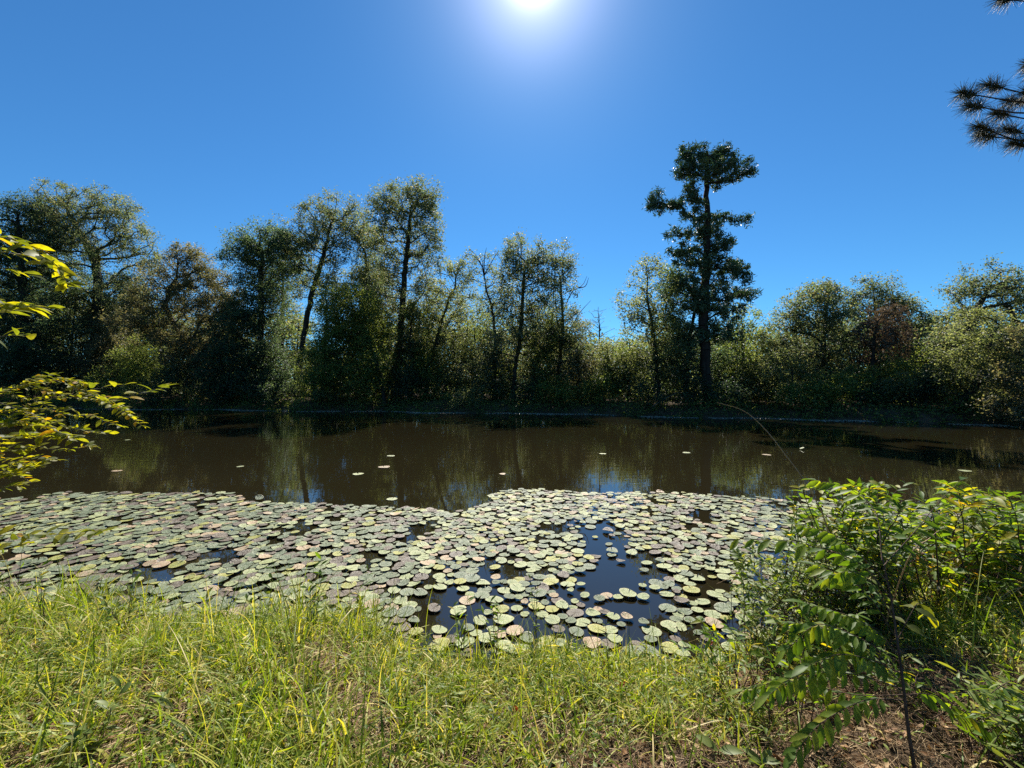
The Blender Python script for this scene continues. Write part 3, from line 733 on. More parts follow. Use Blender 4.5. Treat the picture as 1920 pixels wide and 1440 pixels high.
# colour of each pad
def pick(px, py, left):
    q = wav(px / 130, py / 45) * .05
    u = rng.random()
    if left > .6: w_ = [.48, .18, .07, .21 + q, .06]
    elif py > 1060: w_ = [.30, .42, .09, .12, .07]
    else: w_ = [.38, .28, .09, .18 + q, .07]
    w_ = np.clip(w_, .01, 1); return int(rng.choice(5, p=w_ / w_.sum()))
pads = [(*q, pick(q[3], q[4], q[5])) for q in pads]
inview = [i for i, q in enumerate(pads) if 0 < q[3] < 1920 and q[4] < 1195 and not (q[3] > 1480 and q[4] > 990) and not (q[3] < 700 and q[4] > 1110)]
inview.sort(key=lambda i: -(pads[i][2] / pads[i][1]) ** 2 * CAM_H / pads[i][1])
solo = inview[:284]; solo_set = set(solo)
protos = [[None] * 5 for _ in range(12)]
geo = [pad_geom(rng, lf) for lf in (.02, .05, .12, .03, .2, .08, .04, .3, .06, .16, .02, .4)]
for gi, (V, Fc, U) in enumerate(geo):
    for c in range(5):
        b_ = MB(); b_.add(V * np.array([1, 1, .55]), Fc, 0, U)
        protos[gi][c] = b_.mesh('lily_pad', use_uv=True); protos[gi][c].materials.append(PM[c])
def zone(px, py):
    if 1040 < px < 1300 and 960 < py < 1150: return 'in the blue water gap'
    if px >= 1300: return 'left of the right shrub' if py > 985 else 'on the outer edge by the right shrub'
    if px < 350: return 'in the thick mat at far left' 
    if px < 700: return 'in the left mat by the grass' if py > 1010 else 'in the left mat toward open water'
    if py > 1120: return 'in the shallows before the grass'
    if py > 1055: return 'in the loose drift left of the gap' if px > 850 else 'beside the loose drift'
    if px < 900: return 'in the middle mat behind the notch'
    return 'in the middle mat by its bulge'
cellmem = {}
for i in solo:
    x, y, r, px, py, left, c = pads[i]
    size = 'large' if r > .076 else ('small' if r < .055 else 'medium')
    cellmem.setdefault((c, zone(px, py), size), []).append(i)
lab = {}
ORD = ['leftmost', 'second from left', 'third from left', 'fourth from left', 'fifth from left', 'sixth from left', 'seventh from left', 'eighth from left', 'ninth from left', 'tenth from left']
for (c, z, size), mem in cellmem.items():
    mem.sort(key=lambda i: pads[i][3])
    for k, i in enumerate(mem):
        base = f'{size} {PCOL[c]} lily pad {z}'
        if len(mem) == 1: lab[i] = base
        elif len(mem) == 2: lab[i] = base + (', left one' if k == 0 else ', right one')
        elif len(mem) <= 10: lab[i] = base + ', ' + (ORD[k] if k < len(mem) - 1 else 'rightmost').replace(' from left', ' from left')
        else: lab[i] = base
PG = 'water lily pads floating near the grass bank'
zoff = {}
for i, q in enumerate(pads): zoff[i] = .006 + .022 * rng.random()
rest = MB()
for i, (x, y, r, px, py, left, c) in enumerate(pads):
    gi = int(rng.integers(12)); a = rng.uniform(0, 6.28)
    tx, ty = rng.normal(0, .035 + .03 * left, 2)
    if i in solo_set:
        o = bpy.data.objects.new('lily_pad', protos[gi][c]); COL.objects.link(o)
        o.location = (x, y, zoff[i]); o.scale = (r, r, r); o.rotation_euler = (tx, ty, a)
        tag(o, lab[i], 'lily pad', PG)
    else:
        V, Fc, U = geo[gi]; ca, sa = math.cos(a), math.sin(a)
        W_ = V * np.array([1, 1, .55]) * r
        W_ = np.stack([W_[:, 0] * ca - W_[:, 1] * sa, W_[:, 0] * sa + W_[:, 1] * ca, W_[:, 2]], 1)
        W_[:, 2] += W_[:, 1] * tx - W_[:, 0] * ty + zoff[i]
        rest.add(W_ + np.array([x, y, 0]), Fc, c, U)
tag(rest.build('lily_pad_mat', PM, use_uv=True), 'closely packed lily pads covering the rest of the near water', 'lily pads', kind='stuff')
print('pads', len(pads), 'solo', len(solo))
DRIFT = [(220, 883, 'single pale pad adrift on open water near the left branch'), (451, 875, 'single small pad adrift left of the bright sky reflections'), (733, 855, 'farther of the pads adrift left of centre'),
         (720, 876, 'largest pale pad adrift left of centre'), (672, 889, 'nearer flat pad adrift left of centre'), (735, 936, 'lone pad adrift just outside the middle mat'),
         (942, 889, 'tiny pad adrift in the centre of the pond'), (1130, 851, 'tiny pad adrift toward the far bank right of centre'), (1287, 849, 'pale pad adrift below the tall pine'),
         (1437, 853, 'flat pad adrift below the broad bluish tree'), (1503, 843, 'curled whitish pad adrift below the broad bluish tree'), (1808, 883, 'pale pad adrift near the right edge'),
         (487, 938, 'folded pad with a lifted rim at the edge of the left mat'), (930, 930, 'pad adrift at the left corner of the bulging outer edge'), (240, 825, 'far tiny pad adrift beside the left branch')]
for k, (px, py, lb_) in enumerate(DRIFT):
    Y = CAM_H * F / (py - HY); x = (px - 960) / F * Y
    o = bpy.data.objects.new('lily_pad', protos[(k * 3) % 7][1 if k % 3 else 4]); COL.objects.link(o)
    o.location = (x, Y, .008); r = [.14, .11, .15, .17, .15, .12, .1, .13, .16, .15, .13, .15, .09, .13, .13][k]
    r *= .06 / r if k == 10 else .78; o.scale = (r, r, r); o.rotation_euler = (0, 0, k * 1.3)
    if k == 12: o.data = protos[7][0]
    if k in (10, 12): o.rotation_euler = (.25, .35, k); o.location.z = .05
    tag(o, lb_, 'lily pad', 'pads adrift on the open pond')

# ------------------------------------------------------------------ grass bank
rng = np.random.default_rng(23)
def gdens(x, y):
    """grass density 0..1"""
    px, py = project(x, y, .25)
    d = .54 + .30 * wav(x * 1.3, y * 1.9) + .22 * wav(x * 4.1 + 2, y * 4.7)
    d = d - .75 * np.clip((px - 1330) / 230, 0, 1) * np.clip((py - 1150) / 90, 0, 1)
    d = d + .15 * np.clip((1330 - py) / 60, 0, 1) - .40 * np.clip((py - 1360) / 60, 0, 1) * np.clip((px - 850) / 300, 0, 1)
    return np.clip(d, .03, 1)
def blades(n, hmin, hmax, wmin, wmax, region, lean, mb, yedge=.12, seg=4, dens=True, mat=0, bendmin=.2, bendmax=1.2, wk=1.4, tufts=0):
    x0, x1, y0, y1 = region
    x, y = rng.uniform(x0, x1, n), rng.uniform(y0, y1, n)
    if tufts:
        c_ = rng.integers(0, tufts, n); x, y = x[c_] + rng.normal(0, .035, n), y[c_] + rng.normal(0, .035, n)
    k = (y < shore_near(x) + yedge)
    if dens: k &= rng.random(n) < gdens(x, y)
    x, y = x[k], y[k]; n = len(x)
    H = rng.uniform(hmin, hmax, n) * (1 + .25 * wav(x * .9, y * 1.1))
    H = np.clip(H, .03, None)
    Wd = rng.uniform(wmin, wmax, n) * wk
    az = rng.uniform(0, 2 * np.pi, n); dr = np.stack([np.cos(az), np.sin(az), 0 * az], 1)
    le = np.abs(rng.normal(0, lean, n)); bend = rng.uniform(bendmin, bendmax, n)
    side = np.stack([-np.sin(az), np.cos(az), 0 * az], 1)
    tw = rng.uniform(-.9, .9, n)
    P = np.stack([x, y, np.maximum(ground_z(x, y), -.05) - .01], 1)
    V = []; pos = P.copy()
    ang = le.copy()
    for s in range(seg + 1):
        t = s / seg
        wv = (Wd * (1 - t ** 1.6) * .5 + .0003)[:, None]
        sd = side * np.cos(tw * t)[:, None] + UP * np.sin(tw * t)[:, None]
        V += [pos - sd * wv, pos + sd * wv]
        stp = (H / seg)[:, None]
        pos = pos + stp * (dr * np.sin(ang)[:, None] + UP * np.cos(ang)[:, None])
        ang = ang + bend / seg * (1 + t)
    V = np.stack(V, 1)
    zmin = ground_z(V[:, :, 0], V[:, :, 1])
    V[:, :, 2] = np.maximum(V[:, :, 2], zmin + .004)
    f = np.array([[2 * s, 2 * s + 1, 2 * s + 3, 2 * s + 2] for s in range(seg)])
    mb.add(V.reshape(-1, 3), (f[None] + (np.arange(n) * 2 * (seg + 1))[:, None, None]).reshape(-1, 4), mat)
g = MB()
blades(12000, .06, .18, .004, .009, (4.4, 9, .5, 6.4), 1.1, g, dens=False, bendmax=2.4)
blades(14000, .06, .18, .004, .009, (-8, -4.6, .5, 5.0), 1.1, g, dens=False, bendmax=2.4)
blades(42000, .06, .18, .0035, .0085, (-4.6, 4.4, .9, 4.2), 1.1, g, bendmax=2.4, wk=1.45)
blades(17000, .14, .30, .003, .006, (-4.6, 3.6, .9, 4.0), 1.1, g, bendmax=2.4)
blades(700, .2, .36, .003, .005, (-4.6, .2, 1.2, 3.9), .35, g, .2)
blades(1500, .08, .20, .003, .006, (-4.6, 3.0, 2.6, 4.0), .5, g, .2, dens=False)
blades(3200, .12, .28, .008, .015, (-4.4, 3.6, 1.0, 3.9), .8, g, bendmax=2.0)
blades(3600, .30, .60, .003, .006, (-4.6, 3.4, .9, 3.8), 1.1, g, .15, 7, bendmin=.1, bendmax=.9)
blades(9000, .08, .20, .004, .009, (-4.6, 4.0, .9, 4.0), 1.2, g, .05, 4, bendmax=1.6)
blades(9000, .16, .36, .004, .008, (-4.6, 4.0, .9, 3.9), .7, g, .1, 5, bendmax=2.2, tufts=300)
blades(1500, .2, .42, .004, .008, (-4.6, -.3, 3.0, 4.0), .7, g, .3, 5, False, bendmax=1.8, tufts=60)
blades(600, .12, .26, .003, .007, (-.5, 2.2, 2.7, 3.3), .5, g, .25, 5, False, bendmax=1.6, tufts=34)
n = 50000
x, y = rng.uniform(-4.6, 4.3, n), rng.uniform(.9, 4.1, n)
k = (y < shore_near(x) + .08) & (rng.random(n) < gdens(x, y)); x, y = x[k], y[k]; n = len(x)
B = np.stack([x, y, np.maximum(ground_z(x, y), 0) + rng.uniform(.005, .13, n) * (1 + .35 * wav(x * 1.7, y * 2.1))], 1)
B[:, 2] = np.maximum(B[:, 2], np.maximum(ground_z(x, y), 0) + .004)
near_leaves(g, B, unit(rng.normal(0, 1, (n, 3)) * [1, 1, .45]), unit(UP + rng.normal(0, .8, (n, 3))), rng.uniform(.03, .09, n), rng.uniform(.004, .009, n), rng.uniform(-.1, .5, n), .2, 0, (.5, 1.0, .8, .05))
tag(g.build('grass', M['grass']), 'tangled sunlit yellow green grass on the near bank', 'grass', kind='stuff')
# small broad leaves mixed into the grass
rng = np.random.default_rng(31)
mb = MB(); n = 22000
x, y = rng.uniform(-4.4, 4.2, n), rng.uniform(1.0, 4.0, n)
k = (y < shore_near(x) + .05) & (rng.random(n) < gdens(x, y) + .12); x, y = x[k], y[k]; n = len(x)
B = np.stack([x, y, ground_z(x, y) + rng.uniform(.01, .11, n)], 1)
near_leaves(mb, B, unit(rng.normal(0, 1, (n, 3)) * [1, 1, .35]), unit(UP + rng.normal(0, .5, (n, 3))), rng.uniform(.018, .045, n), rng.uniform(.008, .018, n))
tag(mb.build('ground_cover', M['herb']), 'small leafy weeds mixed low into the grass', 'ground cover', kind='stuff')
# pine straw and dead leaves
mb = MB(); n = 120000
x, y = rng.uniform(-6.5, 8.5, n), rng.uniform(.5, 6.2, n)
bare = 1 - gdens(x, y)
k = (y < shore_near(x) - .02) & (rng.random(n) < .32 + bare ** 1.4); x, y = x[k], y[k]; n = len(x)
az = rng.uniform(0, np.pi, n); ln = rng.uniform(.06, .2, n)
d = np.stack([np.cos(az) * ln * .5, np.sin(az) * ln * .5, rng.normal(0, .02, n)], 1)
P = np.stack([x, y, ground_z(x, y) + np.abs(rng.normal(.012, .012, n)) + .01], 1)
A0, A1 = P - d, P + d
for A_ in (A0, A1): A_[:, 2] = np.maximum(A_[:, 2], ground_z(A_[:, 0], A_[:, 1]) + .004)
edges_tubes(mb, A0, A1, np.full(n, .0016), np.full(n, .001), 3)
tag(mb.build('pine_straw', M['straw']), 'fallen brown pine straw lying over bare soil on the near bank', 'pine straw', kind='stuff')
mb = MB(); n = 26000
x, y = rng.uniform(-6.5, 8.5, n), rng.uniform(.5, 6.2, n)
k = (y < shore_near(x) - .02) & (rng.random(n) < .10 + (1 - gdens(x, y)) ** 1.3); x, y = x[k], y[k]; n = len(x)
B = np.stack([x, y, ground_z(x, y) + rng.uniform(.008, .03, n)], 1)
near_leaves(mb, B, unit(rng.normal(0, 1, (n, 3)) * [1, 1, .25]), unit(UP + rng.normal(0, .45, (n, 3))), rng.uniform(.02, .055, n), rng.uniform(.012, .03, n), -.2, .4)
tag(mb.build('leaf_litter', M['litter']), 'scattered dead brown leaves on the soil of the near bank', 'leaf litter', kind='stuff')

# ------------------------------------------------------------------ near plants
def gp(px, py):
    """ground point of the near bank seen at a pixel"""
    Y = 2.5
    for _ in range(12):
        x = (px - 960) / F * Y; z = float(ground_z(x, Y)); z = max(z, -.02)
        Y = (CAM_H - z) * F / (py - HY)
    return np.array([(px - 960) / F * Y, Y, z])

def leafy(mb_s, mb_l, pts, r0, r1, n_leaf, L, W, rng, start=.15, spread=1.0, mat=0, droop=.3, upw=.5, k=5, nseg=14):
    """a stem with alternate leaves"""
    P = spline(pts, nseg)
    P[1:-1] += rng.normal(0, .004, (nseg - 2, 3))
    tube(mb_s, P, np.linspace(r0, r1, nseg), k)
    if not n_leaf: return P
    u = np.clip(np.linspace(start, 1, n_leaf) + rng.normal(0, .015, n_leaf), 0, 1) * (nseg - 1)
    i = np.minimum(u.astype(int), nseg - 2); t = (u - i)[:, None]
    B = P[i] * (1 - t) + P[i + 1] * t; T = unit(P[i + 1] - P[i])
    sgn = np.where(np.arange(n_leaf) % 2, 1, -1)[:, None]
    side = unit(np.cross(T, UP + 1e-3)) * sgn
    D = unit(T * .55 + side * spread + UP * upw * .4 + rng.normal(0, .3, B.shape))
    N = unit(UP + rng.normal(0, .45, B.shape))
    near_leaves(mb_l, B, D, N, rng.uniform(.7, 1.25, n_leaf) * L, rng.uniform(.75, 1.2, n_leaf) * W, droop, .25, mat)
    return P

def frond(name, parent, origin, pts, pairs, L, W, rng, mat, start=.2, droop=.2, ang=.95):
    """a pinnate frond: rachis and paired leaflets, one mesh"""
    L, W, pairs = L * 1.16, W * 1.02, int(pairs * 1.5)
    b_ = MB(); P = spline(pts, 16)
    tube(b_, P, np.linspace(.0025, .001, 16), 5, 0)
    u = np.repeat(np.linspace(start, .97, pairs), 2) * 15
    i = np.minimum(u.astype(int), 14); t = (u - i)[:, None]
    B = P[i] * (1 - t) + P[i + 1] * t; T = unit(P[i + 1] - P[i])
    sgn = np.where(np.arange(2 * pairs) % 2, 1, -1)[:, None]
    side = unit(np.cross(T, UP + 1e-3)) * sgn
    D = unit(T * (1.1 - ang * .5) + side * ang + rng.normal(0, .12, B.shape) - UP * .55 + np.array([-.25, 0, 0]))
    N = unit(UP * .7 + np.array([0, -.45, 0]) + side * .15 + rng.normal(0, .22, B.shape))
    sz = np.repeat(1 - .25 * np.abs(np.linspace(-1, 1, pairs)), 2) * rng.uniform(.85, 1.12, 2 * pairs)
    near_leaves(b_, B, D, N, sz * L, sz * W, droop, .3, 1)
    near_leaves(b_, P[-1:], T[-1:], UP[None], np.array([L]), np.array([W]), droop, .3, 1)
    return b_.build(name, [M['stem'], M[mat]], parent, origin)

# --- tall sapling with pinnate fronds, right foreground
rng = np.random.default_rng(41)
base = gp(1716, 1462)
root = empty('sapling', base, 'green sapling with feathery paired leaflets on a thin dark stem, right foreground', 'sapling')
b_ = MB()
top = [base + [0, 0, -.02], at(1700, 1370, base[1] + .02), at(1690, 1280, base[1] + .05), at(1679, 1195, base[1] + .1), at(1668, 1118, base[1] + .15), at(1652, 1041, base[1] + .2)]
tube(b_, spline(top, 20), np.linspace(.008, .003, 20), 8)
b_.build('stem', M['stem'], root, base)
Yb = base[1]
FR = [([(1684, 1230), (1640, 1180), (1580, 1150), (1510, 1130)], .08, 'near', 8, .085, .034),
      ([(1686, 1260), (1630, 1235), (1570, 1225), (1515, 1245)], -.16, 'near', 8, .085, .035),
      ([(1664, 1090), (1610, 1040), (1560, 1000), (1500, 985)], .15, 'near', 7, .08, .034),
      ([(1674, 1160), (1630, 1090), (1590, 1070), (1550, 1085)], .05, 'near', 6, .08, .034),
      ([(1690, 1280), (1620, 1215), (1540, 1175), (1470, 1165)], .02, 'near', 9, .085, .034),
      ([(1690, 1290), (1600, 1262), (1500, 1262), (1440, 1300)], -.12, 'near', 9, .085, .034),
      ([(1685, 1240), (1600, 1190), (1530, 1170), (1475, 1215)], -.05, 'near', 9, .085, .033),
      ([(1688, 1310), (1620, 1310), (1540, 1350), (1490, 1405)], -.25, 'near', 8, .08, .033),
      ([(1692, 1300), (1600, 1300), (1480, 1275), (1392, 1290)], .06, 'near', 9, .08, .03),
      ([(1695, 1300), (1740, 1300), (1800, 1330), (1850, 1370)], -.12, 'near', 7, .085, .033),
      ([(1679, 1195), (1630, 1120), (1580, 1080), (1530, 1060)], .25, 'near', 7, .085, .036),
      ([(1668, 1118), (1600, 1050), (1480, 1015), (1375, 1010)], .30, 'near', 6, .09, .036),
      ([(1652, 1050), (1640, 960), (1590, 915), (1530, 900)], .45, 'near', 7, .08, .036),
      ([(1655, 1060), (1710, 1000), (1760, 940), (1800, 900)], .45, 'near', 7, .09, .036),
      ([(1679, 1200), (1705, 1150), (1720, 1130), (1738, 1150)], .0, 'yellow', 3, .075, .042)]
for k, (pts, dy, mt, pr, L, W) in enumerate(FR):
    n = len(pts)
    frond('frond', root, base, [at(a, b, Yb + .05 + .1 * min(1, k % 3) * 0 + (dy + .06) * (j / (n - 1)) + .06) for j, (a, b) in enumerate(pts)], pr, L, W, rng, mt)

# --- tangled shrub behind it
def shrub(name, label, origin_px, Y, stems, mats, rng, L, W, nl, r0=.006, droop=.25):
    o = at(origin_px, HY, Y); o[2] = float(ground_z(o[0], o[1]))
    root = empty(name, o, label, 'shrub')
    s_, l_ = MB(), MB()
    for pts in stems:
        n = max(6, int(nl * rng.uniform(.8, 1.2)))
        leafy(s_, l_, pts, r0 * rng.uniform(.7, 1.1), .0015, n, L, W, rng, .3, 1.0, int(rng.random() < .10), droop)
    s_.build('stem', M['stem'], root, o); l_.build('foliage', [M[m_] for m_ in mats], root, o)
    return root
def arch(rng, bx, Y, tip_px, tip_py, dY):
    """a stem from the ground near bx arching to the tip seen at a pixel"""
    b = np.array([bx, Y, float(max(ground_z(bx, Y), -.1)) - .02]); t = at(tip_px, tip_py, Y + dY)
    m1 = b * .6 + t * .4 + UP * .16 * np.linalg.norm(t - b) + rng.normal(0, .04, 3)
    m2 = b * .25 + t * .75 + UP * .12 * np.linalg.norm(t - b) + rng.normal(0, .04, 3)
    return [b, m1, m2, t]
rng = np.random.default_rng(43)
st = []
for _ in range(115):
    tx = rng.uniform(1690, 1990); ty = rng.uniform(915, 1120) + (rng.uniform(0, 40) if tx < 1740 else 0)
    st.append(arch(rng, rng.uniform(3.2, 4.9), rng.uniform(3.3, 4.1), tx, ty, rng.uniform(-.4, .3)))
shrub('shrub', 'large dark green leafy shrub arching over the bank at the right edge', 1840, 3.7, st, ['near', 'yellow'], rng, .10, .035, 21)
rng = np.random.default_rng(44)
st = []
for _ in range(100):
    st.append(arch(rng, rng.uniform(2.3, 3.3), rng.uniform(3.2, 3.7), rng.uniform(1480, 1720), rng.uniform(905, 1080), rng.uniform(-.35, .3)))
shrub('shrub', 'yellow tinged shrub with twiggy stems left of the dark green shrub', 1610, 3.4, st, ['near', 'yellow'], rng, .075, .028, 21)
rng = np.random.default_rng(45)
st = []
for _ in range(170):
    st.append(arch(rng, rng.uniform(1.6, 2.9), rng.uniform(2.9, 3.4), rng.uniform(1375, 1690), rng.uniform(1010, 1240), rng.uniform(-.25, .25)))
shrub('herb_clump', 'low clump of fine small leaved herbs spilling over the waterline', 1500, 3.0, st, ['herb', 'herb'], rng, .048, .019, 28, .003)
rng = np.random.default_rng(46)
st = []
for _ in range(52):
    bx = rng.uniform(2.0, 2.6); Yb_ = rng.uniform(1.75, 2.15)
    st.append(arch(rng, bx, Yb_, rng.uniform(1790, 2000), rng.uniform(1270, 1430), rng.uniform(-.2, .1)))
shrub('herb_clump', 'pale slender leaved weeds in the lower right corner', 1900, 1.95, st, ['herb', 'near'], rng, .075, .017, 12, .003)
rng = np.random.default_rng(48)
st = []
for _ in range(46):
    bx = rng.uniform(1.15, 2.1); Yb_ = rng.uniform(2.05, 2.6)
    px_ = 960 + bx / Yb_ * F
    st.append(arch(rng, bx, Yb_, px_ + rng.uniform(-70, 50), rng.uniform(1130, 1330), rng.uniform(-.15, .1)))
shrub('herb_clump', 'loose upright leafy weeds around the foot of the feathery sapling', 1560, 2.3, st, ['near', 'yellow'], rng, .062, .019, 12, .003)
# dead brown stems under the shrub
rng = np.random.default_rng(47)
o = np.array([3.1, 3.2, float(ground_z(3.1, 3.2))])
root = empty('dead_bush', o, 'tangle of dead brown stems in the shade under the right shrub', 'dead bush')
b_ = MB()
for _ in range(110):
    bx, Y = rng.uniform(2.2, 5.0), rng.uniform(3.0, 4.2)
    z = float(max(ground_z(bx, Y), -.02)); a = rng.uniform(0, 6.28); L = rng.uniform(.25, .75)
    P = [np.array([bx, Y, z - .01]), np.array([bx + .4 * L * math.cos(a), Y + .3 * L * math.sin(a), z + .5 * L * rng.uniform(.5, 1.1)]), np.array([bx + L * math.cos(a), Y + .6 * L * math.sin(a), z + L * rng.uniform(.25, .9)])]
    tube(b_, spline(P, 7), np.linspace(.004, .0012, 7), 4)
b_.build('stem', M['straw'], root, o)
lb = MB(); n = 700
B = np.stack([rng.uniform(2.4, 5.0, n), rng.uniform(3.0, 4.2, n), np.zeros(n)], 1); B[:, 2] = np.maximum(ground_z(B[:, 0], B[:, 1]), 0) + rng.uniform(.03, .4, n)
near_leaves(lb, B, unit(rng.normal(0, 1, (n, 3))), unit(rng.normal(0, 1, (n, 3))), rng.uniform(.03, .06, n), rng.uniform(.012, .022, n), .3, .5)
lb.build('foliage', M['litter'], root, o)

def dry_stem(label, pts, r, name='dry_stem', mat='straw'):
    P = spline(pts, 16); b_ = MB(); tube(b_, P, np.linspace(r, r * .35, 16), 5)
    return tag(b_.build(name, M[mat], origin=P[0]), label, 'stem')
q = gp(1760, 1145)
dry_stem('thin dark upright dead stem rising above the right shrub', [q, at(1752, 1000, 2.75), at(1743, 950, 2.75), at(1727, 884, 2.75)], .005, mat='stem')
q = gp(1600, 1170)
dry_stem('long pale arching dry stem reaching over the water toward the pine', [q, at(1540, 960, 2.9), at(1470, 850, 3.0), at(1425, 795, 3.1), at(1390, 768, 3.15), at(1345, 755, 3.2)], .0045)
q = gp(1555, 1180)
dry_stem('fine dark dry stem pointing left over the lily mat', [q, at(1500, 1010, 2.8), at(1440, 945, 2.85), at(1335, 902, 2.9)], .003, mat='stem')
q = gp(1580, 1160)
dry_stem('fine dark dry stem crossing the sky reflection by the right shrub', [q, at(1530, 1000, 2.7), at(1490, 930, 2.7), at(1472, 905, 2.7)], .003, mat='stem')
q = gp(1650, 1190)
dry_stem('bent straw coloured stalk in front of the right shrub', [q, at(1700, 1050, 2.3), at(1740, 1010, 2.3), at(1770, 985, 2.3)], .004)
q = gp(1365, 1420)
dry_stem('short dark stub of a stem at the bottom by the broad leaf', [q, at(1377, 1400, q[1]), at(1379, 1360, q[1])], .006, mat='stem')

# --- weeds standing in the grass
rng = np.random.default_rng(51)
WEEDS = [(1005, 1215, 1085, 'weed with small leaves standing in the shallows near the centre', 'herb', .045), (1142, 1290, 1150, 'thin dark weed stem at the water edge right of centre', 'herb', .03),
         (930, 1235, 1135, 'leafy weed overlapping the front lily pads', 'near', .06), (868, 1225, 1120, 'bushy green weed at the left end of the front shallows', 'near', .06),
         (590, 1190, 1060, 'tall narrow weed before the thick left mat', 'near', .07), (500, 1180, 1075, 'weed with long leaves beside the tall narrow weed', 'herb', .07),
         (240, 1190, 1065, 'weed rising in front of the small gap in the left mat', 'herb', .07), (90, 1190, 1060, 'spreading weed at the left edge before the pads', 'near', .06),
         (1330, 1240, 1170, 'reddish stemmed weed at the foot of the fine herb clump', 'herb', .04), (1320, 1330, 1230, 'dark stemmed weed in the grass right of centre', 'herb', .035),
         (680, 1170, 1080, 'short leafy weed at the right end of the left grass edge', 'near', .06), (395, 1180, 1080, 'pale weed between the left mat and the grass', 'herb', .06),
         (1420, 1330, 1190, 'upright twiggy weed left of the feathery sapling', 'herb', .035), (1880, 1330, 1190, 'tall weed at the right edge behind the slender leaved weeds', 'near', .06),
         (30, 1130, 985, 'tall thin stalked weed at the far left edge', 'near', .05), (455, 1375, 1290, 'broad leaved weed low in the left grass', 'near', .07),
         (185, 1400, 1300, 'weed with pale folded leaves in the lower left', 'broad', .07)]
for px, py, pt, lb_, mt, L in WEEDS:
    q = gp(px, py); h = (py - pt) / F * q[1]
    root = empty('weed', q, lb_, 'weed', 'weeds standing in the near grass')
    s_, l_ = MB(), MB()
    for j in range(int(rng.integers(2, 5))):
        dx, dy = rng.normal(0, .03, 2); hh = h * rng.uniform(.6, 1.05) if j else h
        leafy(s_, l_, [q + [dx * .2, dy * .2, -.01], q + [dx, dy, hh * .5], q + [dx * 2.2, dy * 2, hh]], .0032, .001, int(rng.integers(7, 13)), L, L * .3, rng, .2, .9)
    s_.build('stem', M['stem'], root, q); l_.build('foliage', M[mt], root, q)
# single broad grass leaves and seedlings
rng = np.random.default_rng(53)
for (a, b, c_, d_, w_, lb_) in [(184, 1142, 142, 1084, .022, 'wide pale grass blade standing up before the left lily mat'), (235, 1118, 320, 1110, .016, 'wide green grass blade lying flat over the left lily mat'),
                                (385, 1260, 296, 1222, .018, 'whitish broad grass blade in the middle of the left grass'), (330, 1330, 275, 1290, .03, 'curved yellowish broad leaf in the left grass'),
                                (420, 1410, 310, 1330, .018, 'long grey green grass blade crossing the lower left grass'), (110, 1340, 70, 1270, .016, 'pale bent grass blade near the left edge'),
                                (730, 1320, 752, 1260, .016, 'pale upright grass blade in the centre left grass'), (940, 1370, 880, 1345, .014, 'orange brown dry blade in the lower centre grass'),
                                (1135, 1250, 1120, 1210, .02, 'silvery dry blade at the water edge right of centre')]:
    q = gp(a, b + 8); t = at(c_, d_, q[1] + .03); q2 = q + [0, 0, .03]
    b_ = MB(); D = t - q2; L = np.linalg.norm(D)
    near_leaves(b_, q2[None], D[None], np.array([[0, -.35, 1.0]]), np.array([L]), np.array([w_]), .12, .3, 0, (.5, .8, 1, .9, .75, .5, .04))
    tag(b_.build('grass_blade', M['litter' if 'dry' in lb_ else 'broad'], origin=q), lb_, 'grass blade', 'broad blades in the near grass')
for (px, py, lb_, n, L, sc) in [(1345, 1425, 'pale seedling with one large striped leaf at the bottom right of centre', 2, .10, 0), (1425, 1445, 'low rosette of rounded leaves at the bottom edge left of the sapling', 4, .075, 1),
                                (1245, 1330, 'small seedling with bright leaves in the thin grass', 4, .05, 2)]:
    q = gp(px, py); root = empty('seedling', q, lb_, 'seedling', 'seedlings on the near bank')
    b_ = MB(); s_ = MB()
    tube(s_, spline([q - UP * .01, q + UP * .03, q + UP * .055], 6), np.linspace(.003, .002, 6), 5)
    az = np.arange(n) * 6.28 / n + 2.3
    D = np.stack([np.cos(az), .5 * np.sin(az), .45 + 0 * az], 1)
    near_leaves(b_, np.repeat((q + UP * .05)[None], n, 0), D, np.repeat(np.array([[0, -.3, 1.0]]), n, 0), np.full(n, L), np.full(n, L * .45), .3, .25)
    s_.build('stem', M['stem'], root, q); b_.build('foliage', M['broad'], root, q)
# bright fallen leaves
for k, (px, py, lb_, mt) in enumerate([(65, 1212, 'red fallen leaf caught in the grass near the left edge', 'red'), (560, 1305, 'reddish dry leaf standing in the centre left grass', 'red'), (1372, 1368, 'red fallen leaf beside the dark stem stub', 'red'),
                                       (1158, 1298, 'rosy fallen leaf in the grass right of centre', 'red'), (975, 1352, 'orange fallen leaf in the lower centre grass', 'red'), (1765, 1365, 'dark red fallen leaf below the sapling fronds', 'red'),
                                       (1323, 1218, 'pink leaf on the herbs at the water edge', 'red'), (1600, 1385, 'round tan fallen leaf below the feathery sapling', 'litter'), (1850, 1300, 'pale tan fallen leaf on the straw at right', 'litter'),
                                       (1020, 1415, 'curled beige fallen leaf at the bottom centre', 'litter'), (20, 1250, 'pale brown fallen leaf at the left edge', 'litter')]):
    q = gp(px, py) + [0, 0, .045]; b_ = MB()
    near_leaves(b_, q[None], np.array([[math.cos(k * 2.1), .3 * math.sin(k * 2.1), .25]]), np.array([[0, -.7, 1.0]]), np.array([.05]), np.array([.03]), -.2, .5)
    tag(b_.build('fallen_leaf', M[mt], origin=q), lb_, 'leaf', 'fallen leaves on the near bank')

